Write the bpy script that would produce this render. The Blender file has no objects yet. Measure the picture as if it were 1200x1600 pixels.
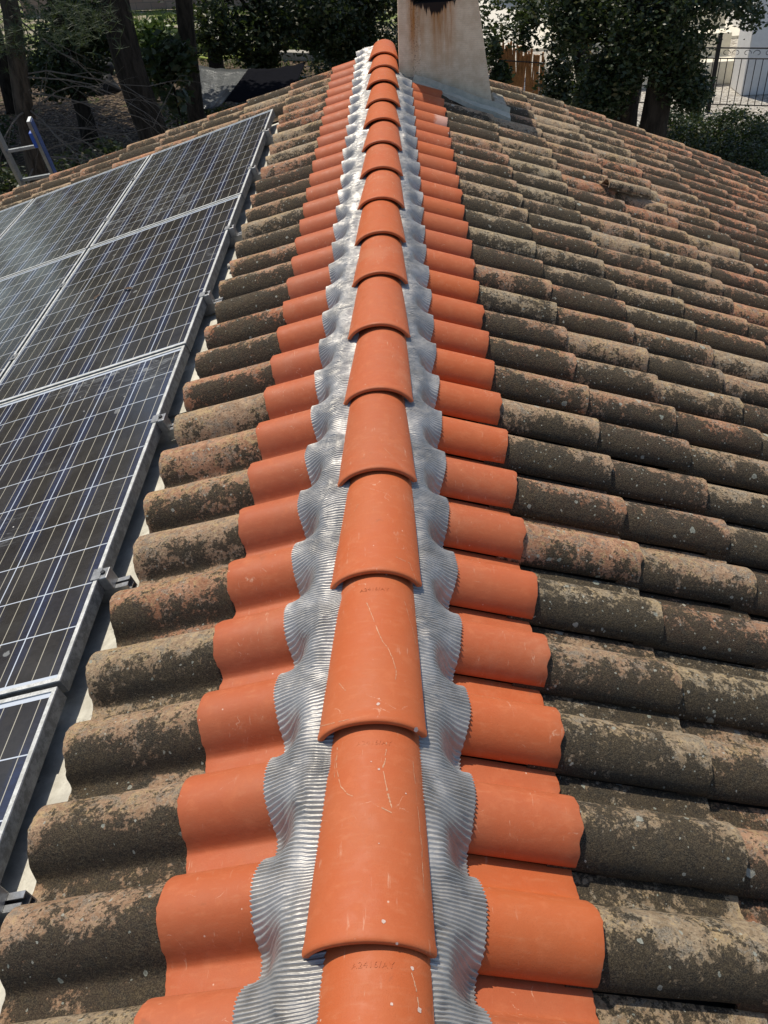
import bpy, bmesh, math, random
from mathutils import Vector, Matrix, noise
R = math.radians
sc = bpy.context.scene
col = sc.collection
rng = random.Random(7)

# ------------------------------------------------------------------ camera
CAM = Vector((0.12255, 0.0, 1.42132))
F_ = Vector((-0.03964, 0.774016, -0.631924)); R_ = Vector((0.998248, 0.002878, -0.059095)); U_ = Vector((0.043922, 0.63316, 0.772774))
FPX = 1354.15
cd = bpy.data.cameras.new('camera'); cam = bpy.data.objects.new('camera', cd); col.objects.link(cam)
m = Matrix.Identity(4)
for i in range(3):
    m[i][0] = R_[i]; m[i][1] = U_[i]; m[i][2] = -F_[i]; m[i][3] = CAM[i]
cam.matrix_world = m
cd.sensor_fit = 'VERTICAL'; cd.sensor_height = 24; cd.sensor_width = 18; cd.lens = 24 * FPX / 1600
cd.clip_start = 0.05; cd.clip_end = 500
sc.camera = cam

# ------------------------------------------------------------------ light
SUN = Vector((-0.24, 0.44, 1.0)).normalized()          # towards the sun
elev = math.asin(SUN.z); azim = math.atan2(SUN.x, SUN.y)
w = bpy.data.worlds.new('World'); sc.world = w; w.use_nodes = True
nt = w.node_tree; bgn = nt.nodes['Background']
sky = nt.nodes.new('ShaderNodeTexSky'); sky.sky_type = 'NISHITA'; sky.sun_disc = False
sky.sun_elevation = elev; sky.sun_rotation = azim
nt.links.new(sky.outputs[0], bgn.inputs[0]); bgn.inputs[1].default_value = 0.14
ld = bpy.data.lights.new('sun', 'SUN'); ld.energy = 4.3; ld.angle = R(0.5); ld.color = (1, 0.92, 0.79)
lo = bpy.data.objects.new('sun', ld); col.objects.link(lo); lo.rotation_euler = SUN.to_track_quat('Z', 'Y').to_euler()
lo.location = (0, 0, 20)
sc.view_settings.view_transform = 'Standard'; sc.view_settings.look = 'None'
sc.view_settings.exposure = 0.15; sc.view_settings.gamma = 1

# ------------------------------------------------------------------ frames of the two slopes
THR, THL = 0.3319, 0.27039
G = -4.0                                               # ground level below the ridge
W = 0.21                                               # cover width of a tile row
def slope_basis(side):
    th = THR if side > 0 else THL
    return (Vector((side*math.cos(th), 0, -math.sin(th))), Vector((0, side, 0)), Vector((side*math.sin(th), 0, math.cos(th))))
def sag(side, s, y):
    if side < 0: return 0.0
    return -0.016*max(0, s-1.0)**2
def sp(side, s, y, h=0.0):
    X, _, Z = slope_basis(side)
    v = X*s + Z*(h+sag(side, s, y)); v.y = y
    return v
def ray(px, py): return F_ + R_*((px-600)/FPX) - U_*((py-800)/FPX)
def at(px, py, Y):
    r = ray(px, py); return CAM + r*((Y-CAM.y)/r.y)
def onz(px, py, z):
    r = ray(px, py); return CAM + r*((z-CAM.z)/r.z)
def proj(v):
    d = v-CAM; z = d.dot(F_)
    if z < 0.05: return None
    return (600+FPX*d.dot(R_)/z, 800-FPX*d.dot(U_)/z, z)

# ------------------------------------------------------------------ node helpers
class NT:
    def __init__(s, name):
        s.mat = bpy.data.materials.new(name); s.mat.use_nodes = True
        s.t = s.mat.node_tree; s.b = s.t.nodes['Principled BSDF']
    def n(s, typ, **kw):
        nd = s.t.nodes.new(typ)
        for k, v in kw.items():
            if k.startswith('i_'):
                key = k[2:]; key = int(key) if key.isdigit() else key.replace('_', ' ')
                s.put(nd.inputs[key], v)
            else: setattr(nd, k, v)
        return nd
    def put(s, sock, v):
        if isinstance(v, bpy.types.NodeSocket): s.t.links.new(v, sock)
        elif isinstance(v, (tuple, list)) and len(v) == 3 and sock.type == 'RGBA': sock.default_value = (*v, 1)
        else: sock.default_value = v
    def math(s, op, a, b=0.0, c=0.0, clamp=False):
        nd = s.t.nodes.new('ShaderNodeMath'); nd.operation = op; nd.use_clamp = clamp
        s.put(nd.inputs[0], a); s.put(nd.inputs[1], b); s.put(nd.inputs[2], c)
        return nd.outputs[0]
    def noise(s, vec, scale, detail=4, rough=0.55, dist=0.0):
        nd = s.n('ShaderNodeTexNoise', i_Scale=scale, i_Detail=detail, i_Roughness=rough, i_Distortion=dist)
        s.t.links.new(vec, nd.inputs['Vector']); return nd.outputs[0]
    def vor(s, vec, scale, feature='F1', rnd=1.0):
        nd = s.n('ShaderNodeTexVoronoi', feature=feature, i_Scale=scale, i_Randomness=rnd)
        s.t.links.new(vec, nd.inputs['Vector']); return nd
    def ramp(s, v, a, b, lo=0.0, hi=1.0, smooth=True):
        nd = s.t.nodes.new('ShaderNodeMapRange'); nd.interpolation_type = 'SMOOTHSTEP' if smooth else 'LINEAR'; nd.clamp = True
        for sock, x in zip(nd.inputs[:5], (v, a, b, lo, hi)): s.put(sock, x)
        return nd.outputs[0]
    def mix(s, f, a, b, blend='MIX'):
        nd = s.t.nodes.new('ShaderNodeMix'); nd.data_type = 'RGBA'; nd.blend_type = blend
        s.put(nd.inputs[0], f); s.put(nd.inputs[6], a); s.put(nd.inputs[7], b)
        return nd.outputs[2]
    def sep(s, v):
        nd = s.t.nodes.new('ShaderNodeSeparateXYZ'); s.t.links.new(v, nd.inputs[0]); return nd.outputs
    def pos(s): return s.t.nodes.new('ShaderNodeNewGeometry').outputs['Position']
    def obj(s): return s.t.nodes.new('ShaderNodeTexCoord').outputs['Object']
    def scalev(s, v, k):
        nd = s.n('ShaderNodeVectorMath', operation='MULTIPLY'); s.t.links.new(v, nd.inputs[0]); nd.inputs[1].default_value = k; return nd.outputs[0]
    def addv(s, v, u):
        nd = s.n('ShaderNodeVectorMath', operation='ADD'); s.t.links.new(v, nd.inputs[0]); s.put(nd.inputs[1], u); return nd.outputs[0]
    def bump(s, h, strength=0.5, dist=0.01, prev=None):
        nd = s.n('ShaderNodeBump', i_Strength=strength, i_Distance=dist); s.t.links.new(h, nd.inputs['Height'])
        if prev is not None: s.t.links.new(prev, nd.inputs['Normal'])
        return nd.outputs[0]
    def out(s, color=None, rough=None, metal=None, normal=None, spec=None):
        b = s.b
        if color is not None: s.put(b.inputs['Base Color'], color)
        if rough is not None: s.put(b.inputs['Roughness'], rough)
        if metal is not None: s.put(b.inputs['Metallic'], metal)
        if normal is not None: s.put(b.inputs['Normal'], normal)
        if spec is not None: s.put(b.inputs['Specular IOR Level'], spec)
        return s.mat

def mat_old_tile():
    t = NT('weathered terracotta'); p = t.pos(); o = t.obj()
    oc = t.n('ShaderNodeObjectInfo').outputs['Color']
    sepc = t.n('ShaderNodeSeparateColor'); t.t.links.new(oc, sepc.inputs[0])
    dk, rust, wh = sepc.outputs[0], sepc.outputs[1], sepc.outputs[2]
    big = t.noise(p, 5.5, 5, 0.6, 0.3); med = t.noise(p, 26, 8, 0.72, 0.4); fine = t.noise(p, 120, 6, 0.75); vf = t.noise(p, 420, 3, 0.7)
    pit = t.vor(t.addv(p, t.scalev(t.n('ShaderNodeTexNoise', i_Scale=60.0).outputs[1], (.01, .01, .01))), 95)
    # fired clay underneath
    mid = t.noise(t.addv(p, (1.7, 4.1, 2.2)), 48, 7, 0.78, 0.5)
    clay = t.mix(t.ramp(med, .4, .6), (.30, .105, .048), (.55, .27, .155))
    clay = t.mix(rust, clay, t.mix(t.ramp(mid, .4, .6), (.25, .19, .115), (.48, .385, .255)))
    # ochre crust
    och = t.ramp(t.math('ADD', t.math('MULTIPLY', mid, .7), t.math('MULTIPLY', big, .3)), .50, .545)
    c = t.mix(t.math('MULTIPLY', och, .65), clay, (.47, .325, .15))
    # grey crust
    gsh = t.noise(t.addv(p, (3.1, 7.7, 1.3)), 22, 9, 0.85, 0.5)
    c = t.mix(t.math('MULTIPLY', t.ramp(gsh, .50, .57), .7), c, t.mix(t.ramp(vf, .4, .6), (.10, .09, .07), (.33, .30, .24)))
    # black lichen, with some flank and pan shade painted in; thicker where the tile's value says so, thin at its lower rim
    ox, oy, oz = t.sep(o)
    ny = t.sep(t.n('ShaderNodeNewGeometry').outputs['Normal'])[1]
    rim = t.ramp(t.math('ADD', ox, t.math('MULTIPLY', med, .12)), .41, .455)
    s_ = t.math('ADD', t.math('MULTIPLY', med, .32), t.math('MULTIPLY', big, .34))
    s_ = t.math('ADD', s_, t.math('ADD', t.math('MULTIPLY', fine, .26), t.math('MULTIPLY', mid, .30)))
    s_ = t.math('SUBTRACT', s_, t.math('MULTIPLY', rim, .06))
    flank_dark = t.ramp(ny, -.85, .25, .10, 0)                      # north-flank lichen, made darker to paint the shaded side of each roll
    pan = t.ramp(oz, .004, .03, .042, 0)  # growth denser in the pans, partly painting the shade lying there
    s_ = t.math('ADD', s_, t.math('ADD', pan, flank_dark))
    th = t.ramp(dk, 0, 1, .720, .588, smooth=False)
    blk = t.ramp(t.math('SUBTRACT', s_, th), -.022, .026)
    dkc = t.mix(t.ramp(vf, .42, .64), (.012, .010, .008), (.078, .064, .041))
    c = t.mix(t.math('MULTIPLY', blk, .93), c, dkc)
    pitm = t.math('MULTIPLY', t.ramp(pit.outputs['Distance'], .18, .34, 1, 0), t.ramp(fine, .40, .54))
    c = t.mix(t.math('MULTIPLY', pitm, .7), c, (.03, .027, .023))
    # ochre flecks over the black
    fl = t.ramp(t.noise(t.addv(p, (9, 2, 4)), 180, 6, .9), .53, .58)
    c = t.mix(t.math('MULTIPLY', t.math('MULTIPLY', fl, t.math('MULTIPLY', t.ramp(big, .38, .62, .15, .75), t.ramp(blk, .2, .8, 1, .3))), .8), c, (.48, .36, .20))
    # round pale lichens, two sizes
    wob = t.n('ShaderNodeTexNoise', i_Scale=70.0, i_Detail=3.0); t.t.links.new(p, wob.inputs['Vector'])
    pw = t.addv(p, t.scalev(wob.outputs[1], (.012, .012, .012)))
    for sc_, r0, keep in ((15, .20, .66), (38, .22, .62), (75, .24, .60)):
        v = t.vor(pw, sc_); rs = t.n('ShaderNodeSeparateColor'); t.t.links.new(v.outputs['Color'], rs.inputs[0])
        rad = t.math('MULTIPLY', rs.outputs[1], r0)
        on = t.math('GREATER_THAN', t.math('ADD', rs.outputs[0], t.math('MULTIPLY', wh, .28)), keep+.2)
        d = t.math('SUBTRACT', t.math('ADD', v.outputs['Distance'], t.math('MULTIPLY', t.math('SUBTRACT', fine, .5), .16)), rad)
        disc = t.math('MULTIPLY', t.ramp(d, -.04, .0, 1, 0), on)
        ring = t.ramp(v.outputs['Distance'], 0, .2, .55, 1)
        c = t.mix(t.math('MULTIPLY', disc, t.math('MULTIPLY', ring, .85)), c, t.mix(rs.outputs[2], (.33, .36, .30), (.47, .46, .38)))
    h = t.math('ADD', t.math('MULTIPLY', fine, .8), t.math('MULTIPLY', vf, .35))
    nrm = t.bump(h, 1.0, .008); nrm = t.bump(med, .5, .012, nrm)
    return t.out(c, .93, 0, nrm, .25)

def mat_new_tile():
    t = NT('new terracotta'); p = t.pos(); o = t.obj()
    oc = t.n('ShaderNodeObjectInfo').outputs['Color']
    sepc = t.n('ShaderNodeSeparateColor'); t.t.links.new(oc, sepc.inputs[0])
    tone, pale = sepc.outputs[0], sepc.outputs[1]
    big = t.noise(p, 6, 4, .6); med = t.noise(p, 30, 6, .65); fine = t.noise(p, 300, 5, .75)
    a = t.mix(tone, (.385, .096, .038), (.44, .098, .026))
    c = t.mix(t.ramp(big, .35, .68), a, t.mix(tone, (.37, .104, .046), (.43, .110, .034)))
    c = t.mix(t.math('MULTIPLY', t.ramp(med, .5, .72), .30), c, (.52, .165, .070))
    c = t.mix(t.ramp(fine, .60, .72, 0, .45), c, (.24, .07, .035))
    # dust film in streaks
    st = t.noise(t.scalev(p, (9, 34, 9)), 3, 5, .7)
    c = t.mix(t.ramp(st, .5, .8, 0, .35), c, (.50, .20, .095))
    du = t.noise(t.addv(p, (3, 8, 2)), 4.5, 7, .72, .4)
    c = t.mix(t.ramp(du, .52, .72, 0, .26), c, (.50, .245, .14))
    sc_f = t.noise(t.scalev(t.addv(p, (1, 6, 2)), (120, 14, 40)), 1.0, 3, .7)
    c = t.mix(t.math('MULTIPLY', t.ramp(sc_f, .62, .70), t.ramp(du, .46, .6, 0, .5)), c, (.58, .35, .23))
    # dark smudges
    sm = t.noise(t.addv(p, (5, 1, 8)), 16, 5, .6, .6)
    c = t.mix(t.ramp(sm, .66, .76, 0, .4), c, (.16, .075, .04))
    oi = t.n('ShaderNodeObjectInfo').outputs['Random']
    c = t.mix(t.math('MULTIPLY', oi, .16), c, (.20, .055, .02))
    c = t.mix(t.ramp(t.vor(p, 260).outputs['Distance'], .05, .22, .28, 0), c, (.16, .05, .02))
    # handling scratches: thin pale curved lines, only here and there
    for off, sc_, lo_, wd in (((2, 3, 1), 11, .585, .0035), ((7, 9, 4), 23, .60, .006), ((1, 5, 11), 7, .61, .0022)):
        n1 = t.noise(t.addv(p, off), sc_, 1.5, .5, .8)
        ln = t.ramp(t.math('ABSOLUTE', t.math('SUBTRACT', n1, .5)), wd*.5, wd*1.6, 1, 0)
        msk = t.ramp(t.noise(t.addv(p, (off[1], off[0], 3)), 9, 3, .6), lo_+.02, lo_+.06)
        brk = t.ramp(t.noise(p, 190, 3, .7), .42, .56)
        c = t.mix(t.math('MULTIPLY', t.math('MULTIPLY', ln, msk), t.math('MULTIPLY', brk, .5)), c, (.62, .40, .27))
    # bird and mortar spots
    wob = t.n('ShaderNodeTexNoise', i_Scale=140.0, i_Detail=2.0); t.t.links.new(p, wob.inputs['Vector'])
    v = t.vor(t.addv(p, t.scalev(wob.outputs[1], (.006, .006, .006))), 15)
    rs = t.n('ShaderNodeSeparateColor'); t.t.links.new(v.outputs['Color'], rs.inputs[0])
    on = t.math('GREATER_THAN', rs.outputs[0], .93)
    disc = t.math('MULTIPLY', t.ramp(t.math('SUBTRACT', v.outputs['Distance'], t.math('MULTIPLY', rs.outputs[1], .12)), -.02, .0, 1, 0), on)
    c = t.mix(t.math('MULTIPLY', disc, .75), c, (.55, .40, .33))
    v2 = t.vor(p, 60); r2 = t.n('ShaderNodeSeparateColor'); t.t.links.new(v2.outputs['Color'], r2.inputs[0])
    d2 = t.math('MULTIPLY', t.ramp(v2.outputs['Distance'], .06, .14, 1, 0), t.math('GREATER_THAN', r2.outputs[0], .955))
    c = t.mix(t.math('MULTIPLY', d2, .7), c, (.62, .45, .34))
    ox, oy, oz = t.sep(o)
    pe = t.math('MULTIPLY', t.ramp(t.math('ADD', ox, t.math('MULTIPLY', med, .05)), .31, .34), pale)
    c = t.mix(t.math('MULTIPLY', pe, .5), c, (.56, .42, .36))
    nrm = t.bump(fine, .16, .002); nrm = t.bump(med, .12, .006, nrm)
    return t.out(c, t.ramp(med, .3, .7, .50, .68), 0, nrm, .24)

def mat_simple(name, color, rough=.8, metal=0, nscale=30, var=.25, bump=.2, bd=.01, color2=None, spec=.4, detail=6):
    t = NT(name); p = t.pos()
    n = t.noise(p, nscale, detail, .65); n2 = t.noise(p, nscale*.17, 4, .6)
    c2 = color2 or tuple(x*(1-var) for x in color)
    f = t.math('ADD', t.math('MULTIPLY', n, .6), t.math('MULTIPLY', n2, .4))
    c = t.mix(t.ramp(f, .36, .64), c2, color)
    return t.out(c, rough, metal, t.bump(n, bump, bd) if bump else None, spec)

def mat_flashing():
    t = NT('pleated aluminium'); p = t.pos()
    n = t.noise(p, 9, 5, .6); f = t.noise(p, 90, 5, .7)
    c = t.mix(t.ramp(n, .35, .65), (.29, .28, .262), (.42, .405, .38))
    c = t.mix(t.ramp(f, .6, .75, 0, .5), c, (.50, .50, .47))
    return t.out(c, t.ramp(f, .3, .7, .44, .58), .52, t.bump(t.noise(p, 35, 4, .6), .35, .006))

def mat_sheet():
    t = NT('galvanised sheet'); p = t.pos()
    n = t.noise(p, 12, 7, .7, .5); f = t.noise(p, 110, 6, .75)
    c = t.mix(t.ramp(n, .35, .65), (.42, .40, .34), (.60, .58, .50))
    c = t.mix(t.ramp(f, .55, .72, 0, .6), c, (.30, .27, .21))
    d = t.noise(t.addv(p, (4, 4, 4)), 24, 6, .7)
    c = t.mix(t.ramp(d, .62, .72, 0, .7), c, (.10, .09, .07))
    return t.out(c, .55, .35, t.bump(f, .2, .003))

def mat_glass():
    t = NT('solar cells under glass'); o = t.obj(); p = t.pos()
    ox, oy, oz = t.sep(o)
    def cell(v, start, PT):
        q = t.math('DIVIDE', t.math('SUBTRACT', v, start), PT)
        return q, t.math('FRACT', q)
    qx, fx = cell(ox, .0125, .1475); qy, fy = cell(oy, .0228, .1568)
    def line(fr, centre, halfw):
        return t.ramp(t.math('ABSOLUTE', t.math('SUBTRACT', fr, centre)), halfw, halfw+.006, 1, 0)
    # random tone per cell
    cc = t.n('ShaderNodeCombineXYZ'); t.put(cc.inputs[0], t.math('FLOOR', qx)); t.put(cc.inputs[1], t.math('FLOOR', qy))
    oi = t.n('ShaderNodeObjectInfo').outputs['Random']; t.put(cc.inputs[2], t.math('MULTIPLY', oi, 37.0))
    wn = t.n('ShaderNodeTexWhiteNoise', noise_dimensions='3D'); t.t.links.new(cc.outputs[0], wn.inputs[0])
    rnd = wn.outputs['Value']
    # crystals: blocky grains of slightly different blue
    v = t.vor(t.scalev(o, (1, 1.6, 1)), 70); vs = t.n('ShaderNodeSeparateColor'); t.t.links.new(v.outputs['Color'], vs.inputs[0])
    blue = t.mix(vs.outputs[0], (.008, .016, .055), (.016, .032, .095))
    dark = t.mix(vs.outputs[1], (.017, .015, .014), (.023, .020, .018))
    edge = t.ramp(t.math('ABSOLUTE', t.math('SUBTRACT', fx, .5)), .20, .42)
    edge = t.math('MULTIPLY', edge, t.ramp(t.noise(o, 3.5, 3, .5), .3, .6))
    big = t.ramp(t.math('ADD', t.noise(p, 1.4, 3, .5), t.math('MULTIPLY', rnd, .22)), .55, .80)
    c = t.mix(t.math('MAXIMUM', t.math('MULTIPLY', edge, .55), t.math('MULTIPLY', big, .10)), dark, blue)
    silver = (.40, .37, .29)
    bus = None
    for k in (1/6, .5, 5/6):
        l = line(fx, k, .0045); bus = l if bus is None else t.math('MAXIMUM', bus, l)
    c = t.mix(t.math('MULTIPLY', bus, .95), c, silver)
    gx = t.ramp(t.math('ABSOLUTE', t.math('SUBTRACT', fx, .5)), .485, .492); gy = t.ramp(t.math('ABSOLUTE', t.math('SUBTRACT', fy, .5)), .486, .492)
    white = (.46, .50, .55)
    c = t.mix(t.math('MAXIMUM', gx, gy), c, white)
    out = t.math('MAXIMUM', t.math('MAXIMUM', t.math('LESS_THAN', qx, 0), t.math('GREATER_THAN', qx, 6)), t.math('MAXIMUM', t.math('LESS_THAN', qy, 0), t.math('GREATER_THAN', qy, 10)))
    c = t.mix(out, c, white)
    # dust film, dried drops, lichen rings
    film = t.noise(p, 5, 7, .65, .4)
    c = t.mix(t.ramp(film, .25, .85, .02, .07), c, (.36, .34, .29))
    wob = t.n('ShaderNodeTexNoise', i_Scale=60.0, i_Detail=3.0); t.t.links.new(p, wob.inputs['Vector'])
    vd = t.vor(t.addv(p, t.scalev(wob.outputs[1], (.02, .02, .02))), 19); rs = t.n('ShaderNodeSeparateColor'); t.t.links.new(vd.outputs['Color'], rs.inputs[0])
    zone = t.ramp(t.noise(t.addv(p, (6, 0, 0)), 2.6, 3, .5), .52, .60)
    dd = t.math('MULTIPLY', t.ramp(t.math('SUBTRACT', vd.outputs['Distance'], t.math('MULTIPLY', rs.outputs[1], .28)), -.06, 0, 1, 0), t.math('GREATER_THAN', rs.outputs[0], .62))
    c = t.mix(t.math('MULTIPLY', t.math('MULTIPLY', dd, zone), .42), c, (.36, .37, .36))
    # pale dried run-off smears
    sm = t.noise(t.scalev(p, (3, 9, 3)), 3.2, 8, .75, .8)
    sz = t.ramp(t.noise(t.addv(p, (2.2, 0, 0)), 1.1, 2, .5), .57, .66)
    c = t.mix(t.math('MULTIPLY', t.ramp(sm, .5, .66), t.math('MULTIPLY', sz, .35)), c, (.45, .47, .47))
    sp_ = t.vor(p, 34); r3 = t.n('ShaderNodeSeparateColor'); t.t.links.new(sp_.outputs['Color'], r3.inputs[0])
    dot = t.math('MULTIPLY', t.ramp(sp_.outputs['Distance'], .05, .13, 1, 0), t.math('GREATER_THAN', r3.outputs[0], .985))
    c = t.mix(dot, c, (.7, .68, .62))
    return t.out(c, t.ramp(film, .25, .8, .14, .24), 0, None, .42)

def mat_frame():
    t = NT('dull aluminium frame'); p = t.pos()
    n = t.noise(p, 40, 7, .75); f = t.noise(p, 260, 4, .7)
    c = t.mix(t.ramp(n, .4, .62), (.38, .38, .35), (.56, .56, .53))
    c = t.mix(t.ramp(f, .5, .62, 0, .55), c, (.26, .26, .24))
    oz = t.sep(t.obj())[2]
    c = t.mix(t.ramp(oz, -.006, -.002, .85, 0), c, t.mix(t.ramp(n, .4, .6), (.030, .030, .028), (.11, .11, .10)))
    return t.out(c, .6, .15, t.bump(f, .3, .002))

def mat_render_wall():
    t = NT('chimney render'); p = t.pos()
    x, y, z = t.sep(p)
    n = t.noise(p, 14, 7, .65); f = t.noise(p, 130, 5, .7)
    c = t.mix(t.ramp(n, .35, .65), (.60, .47, .32), (.74, .61, .44))
    c = t.mix(t.ramp(f, .55, .75, 0, .4), c, (.24, .21, .18))
    # faint trowelled mesh
    wv = t.n('ShaderNodeTexWave', i_Scale=26.0, i_Distortion=1.5); wv.bands_direction = 'Z'; t.t.links.new(p, wv.inputs[0])
    c = t.mix(t.math('MULTIPLY', wv.outputs[1], .10), c, (.22, .20, .18))
    # rust runs under the opening
    run = t.noise(t.scalev(p, (16, 16, 1.2)), 1.0, 5, .7, .3)
    def band(cx, hw): return t.ramp(t.math('ABSOLUTE', t.math('SUBTRACT', x, cx)), hw*.35, hw, 1, 0)
    zf = t.ramp(z, -.12, .38)
    r1 = t.math('MULTIPLY', t.math('MAXIMUM', t.math('MULTIPLY', band(.245, .07), 1.25), t.math('MULTIPLY', band(.415, .11), 1.15)), t.ramp(run, .3, .6))
    c = t.mix(t.math('MULTIPLY', t.math('MULTIPLY', r1, t.ramp(z, -.02, .42, .12, 1)), .95), c, (.40, .17, .045))
    r3 = t.math('MULTIPLY', band(.33, .17), t.ramp(z, .12, .44))
    c = t.mix(t.math('MULTIPLY', r3, .6), c, (.34, .19, .075))
    spk = t.math('MULTIPLY', t.ramp(t.noise(p, 90, 5, .8), .55, .62), t.math('MULTIPLY', band(.238, .05), 1.0))
    c = t.mix(t.math('MULTIPLY', spk, .8), c, (.055, .035, .02))
    drip = t.noise(t.scalev(p, (46, 46, 3)), 1.0, 4, .7)
    e = t.math('ADD', t.math('MULTIPLY', t.math('SUBTRACT', .445, z), 6.5), t.math('MULTIPLY', t.math('ABSOLUTE', t.math('SUBTRACT', x, .36)), 2.6))
    sm = t.math('SUBTRACT', t.math('SUBTRACT', drip, .06), t.math('MULTIPLY', e, .72))
    sm = t.math('SUBTRACT', sm, t.ramp(t.math('ABSOLUTE', t.math('SUBTRACT', x, .36)), .13, .19, 0, .6))
    c = t.mix(t.ramp(sm, .0, .12), c, (.022, .016, .013))
    return t.out(c, .92, 0, t.bump(f, .4, .004), .2)

def mat_bark(name, a, b): 
    t = NT(name); p = t.pos()
    n = t.noise(t.scalev(p, (1, 1, .25)), 14, 7, .7, .4)
    return t.out(t.mix(t.ramp(n, .35, .65), a, b), .95, 0, t.bump(n, .8, .05), .15)

def mat_leaf(name, a, b, c_=None):
    t = NT(name); p = t.pos()
    rp = t.n('ShaderNodeNewGeometry').outputs['Random Per Island']
    n = t.noise(p, 1.4, 3, .5)
    c = t.mix(t.math('ADD', t.math('MULTIPLY', rp, .6), t.math('MULTIPLY', n, .4)), a, b)
    if c_: c = t.mix(t.math('GREATER_THAN', rp, .93), c, c_)
    t.out(c, .48, 0, None, .45)
    tr = t.n('ShaderNodeBsdfTranslucent'); t.put(tr.inputs[0], t.mix(.5, c, (.10, .15, .02)))
    mx = t.n('ShaderNodeMixShader'); mx.inputs[0].default_value = .22
    t.t.links.new(t.b.outputs[0], mx.inputs[1]); t.t.links.new(tr.outputs[0], mx.inputs[2])
    t.t.links.new(mx.outputs[0], t.t.nodes['Material Output'].inputs[0])
    return t.mat

def mat_ground():
    t = NT('yard ground'); p = t.pos(); x, y, z = t.sep(p)
    n = t.noise(p, 1.1, 6, .6); f = t.noise(p, 11, 7, .75); vf = t.noise(p, 50, 4, .8)
    v = t.vor(p, 24); vs = t.n('ShaderNodeSeparateColor'); t.t.links.new(v.outputs['Color'], vs.inputs[0])
    litter = t.mix(t.ramp(f, .4, .62), (.028, .020, .012), (.085, .058, .034))
    litter = t.mix(t.math('MULTIPLY', t.math('GREATER_THAN', vs.outputs[0], .78), .8), litter, (.22, .16, .10))
    litter = t.mix(t.ramp(n, .56, .66, 0, .75), litter, (.075, .11, .03))
    pale = t.mix(t.ramp(f, .4, .6), (.30, .26, .19), (.42, .37, .28))
    litter = t.mix(t.ramp(t.math('ADD', y, t.math('MULTIPLY', n, 8)), 31, 33), litter, t.mix(t.ramp(n, .45, .55), (.16, .20, .06), pale))
    gv = t.vor(p, 17); gs = t.n('ShaderNodeSeparateColor'); t.t.links.new(gv.outputs['Color'], gs.inputs[0])
    grav = t.mix(gs.outputs[0], (.26, .235, .20), (.56, .53, .47))
    grav = t.mix(t.ramp(f, .55, .68, 0, .7), grav, (.20, .17, .13))
    k = t.ramp(t.math('ADD', x, t.math('MULTIPLY', n, 2.4)), 3.2, 3.9)
    c = t.mix(k, litter, grav)
    h = t.math('ADD', t.math('MULTIPLY', f, 1.0), t.math('MULTIPLY', gv.outputs['Distance'], .6))
    return t.out(c, .95, 0, t.bump(h, .9, .06), .2)

def mat_masonry(name, a, b, mortar, sx, sz, rough=.9):
    t = NT(name); p = t.pos()
    cmb = t.n('ShaderNodeCombineXYZ'); x, y, z = t.sep(p)
    t.put(cmb.inputs[0], t.math('ADD', x, y)); t.put(cmb.inputs[1], z)
    br = t.n('ShaderNodeTexBrick', i_Scale=1.0, i_Mortar_Size=.012, i_Brick_Width=sx, i_Row_Height=sz, i_Color1=a, i_Color2=b, i_Mortar=mortar)
    t.t.links.new(cmb.outputs[0], br.inputs[0])
    n = t.noise(p, 20, 6, .7)
    c = t.mix(t.ramp(n, .5, .7, 0, .4), br.outputs[0], tuple(q*.6 for q in a))
    return t.out(c, rough, 0, t.bump(n, .4, .02), .3)

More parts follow.
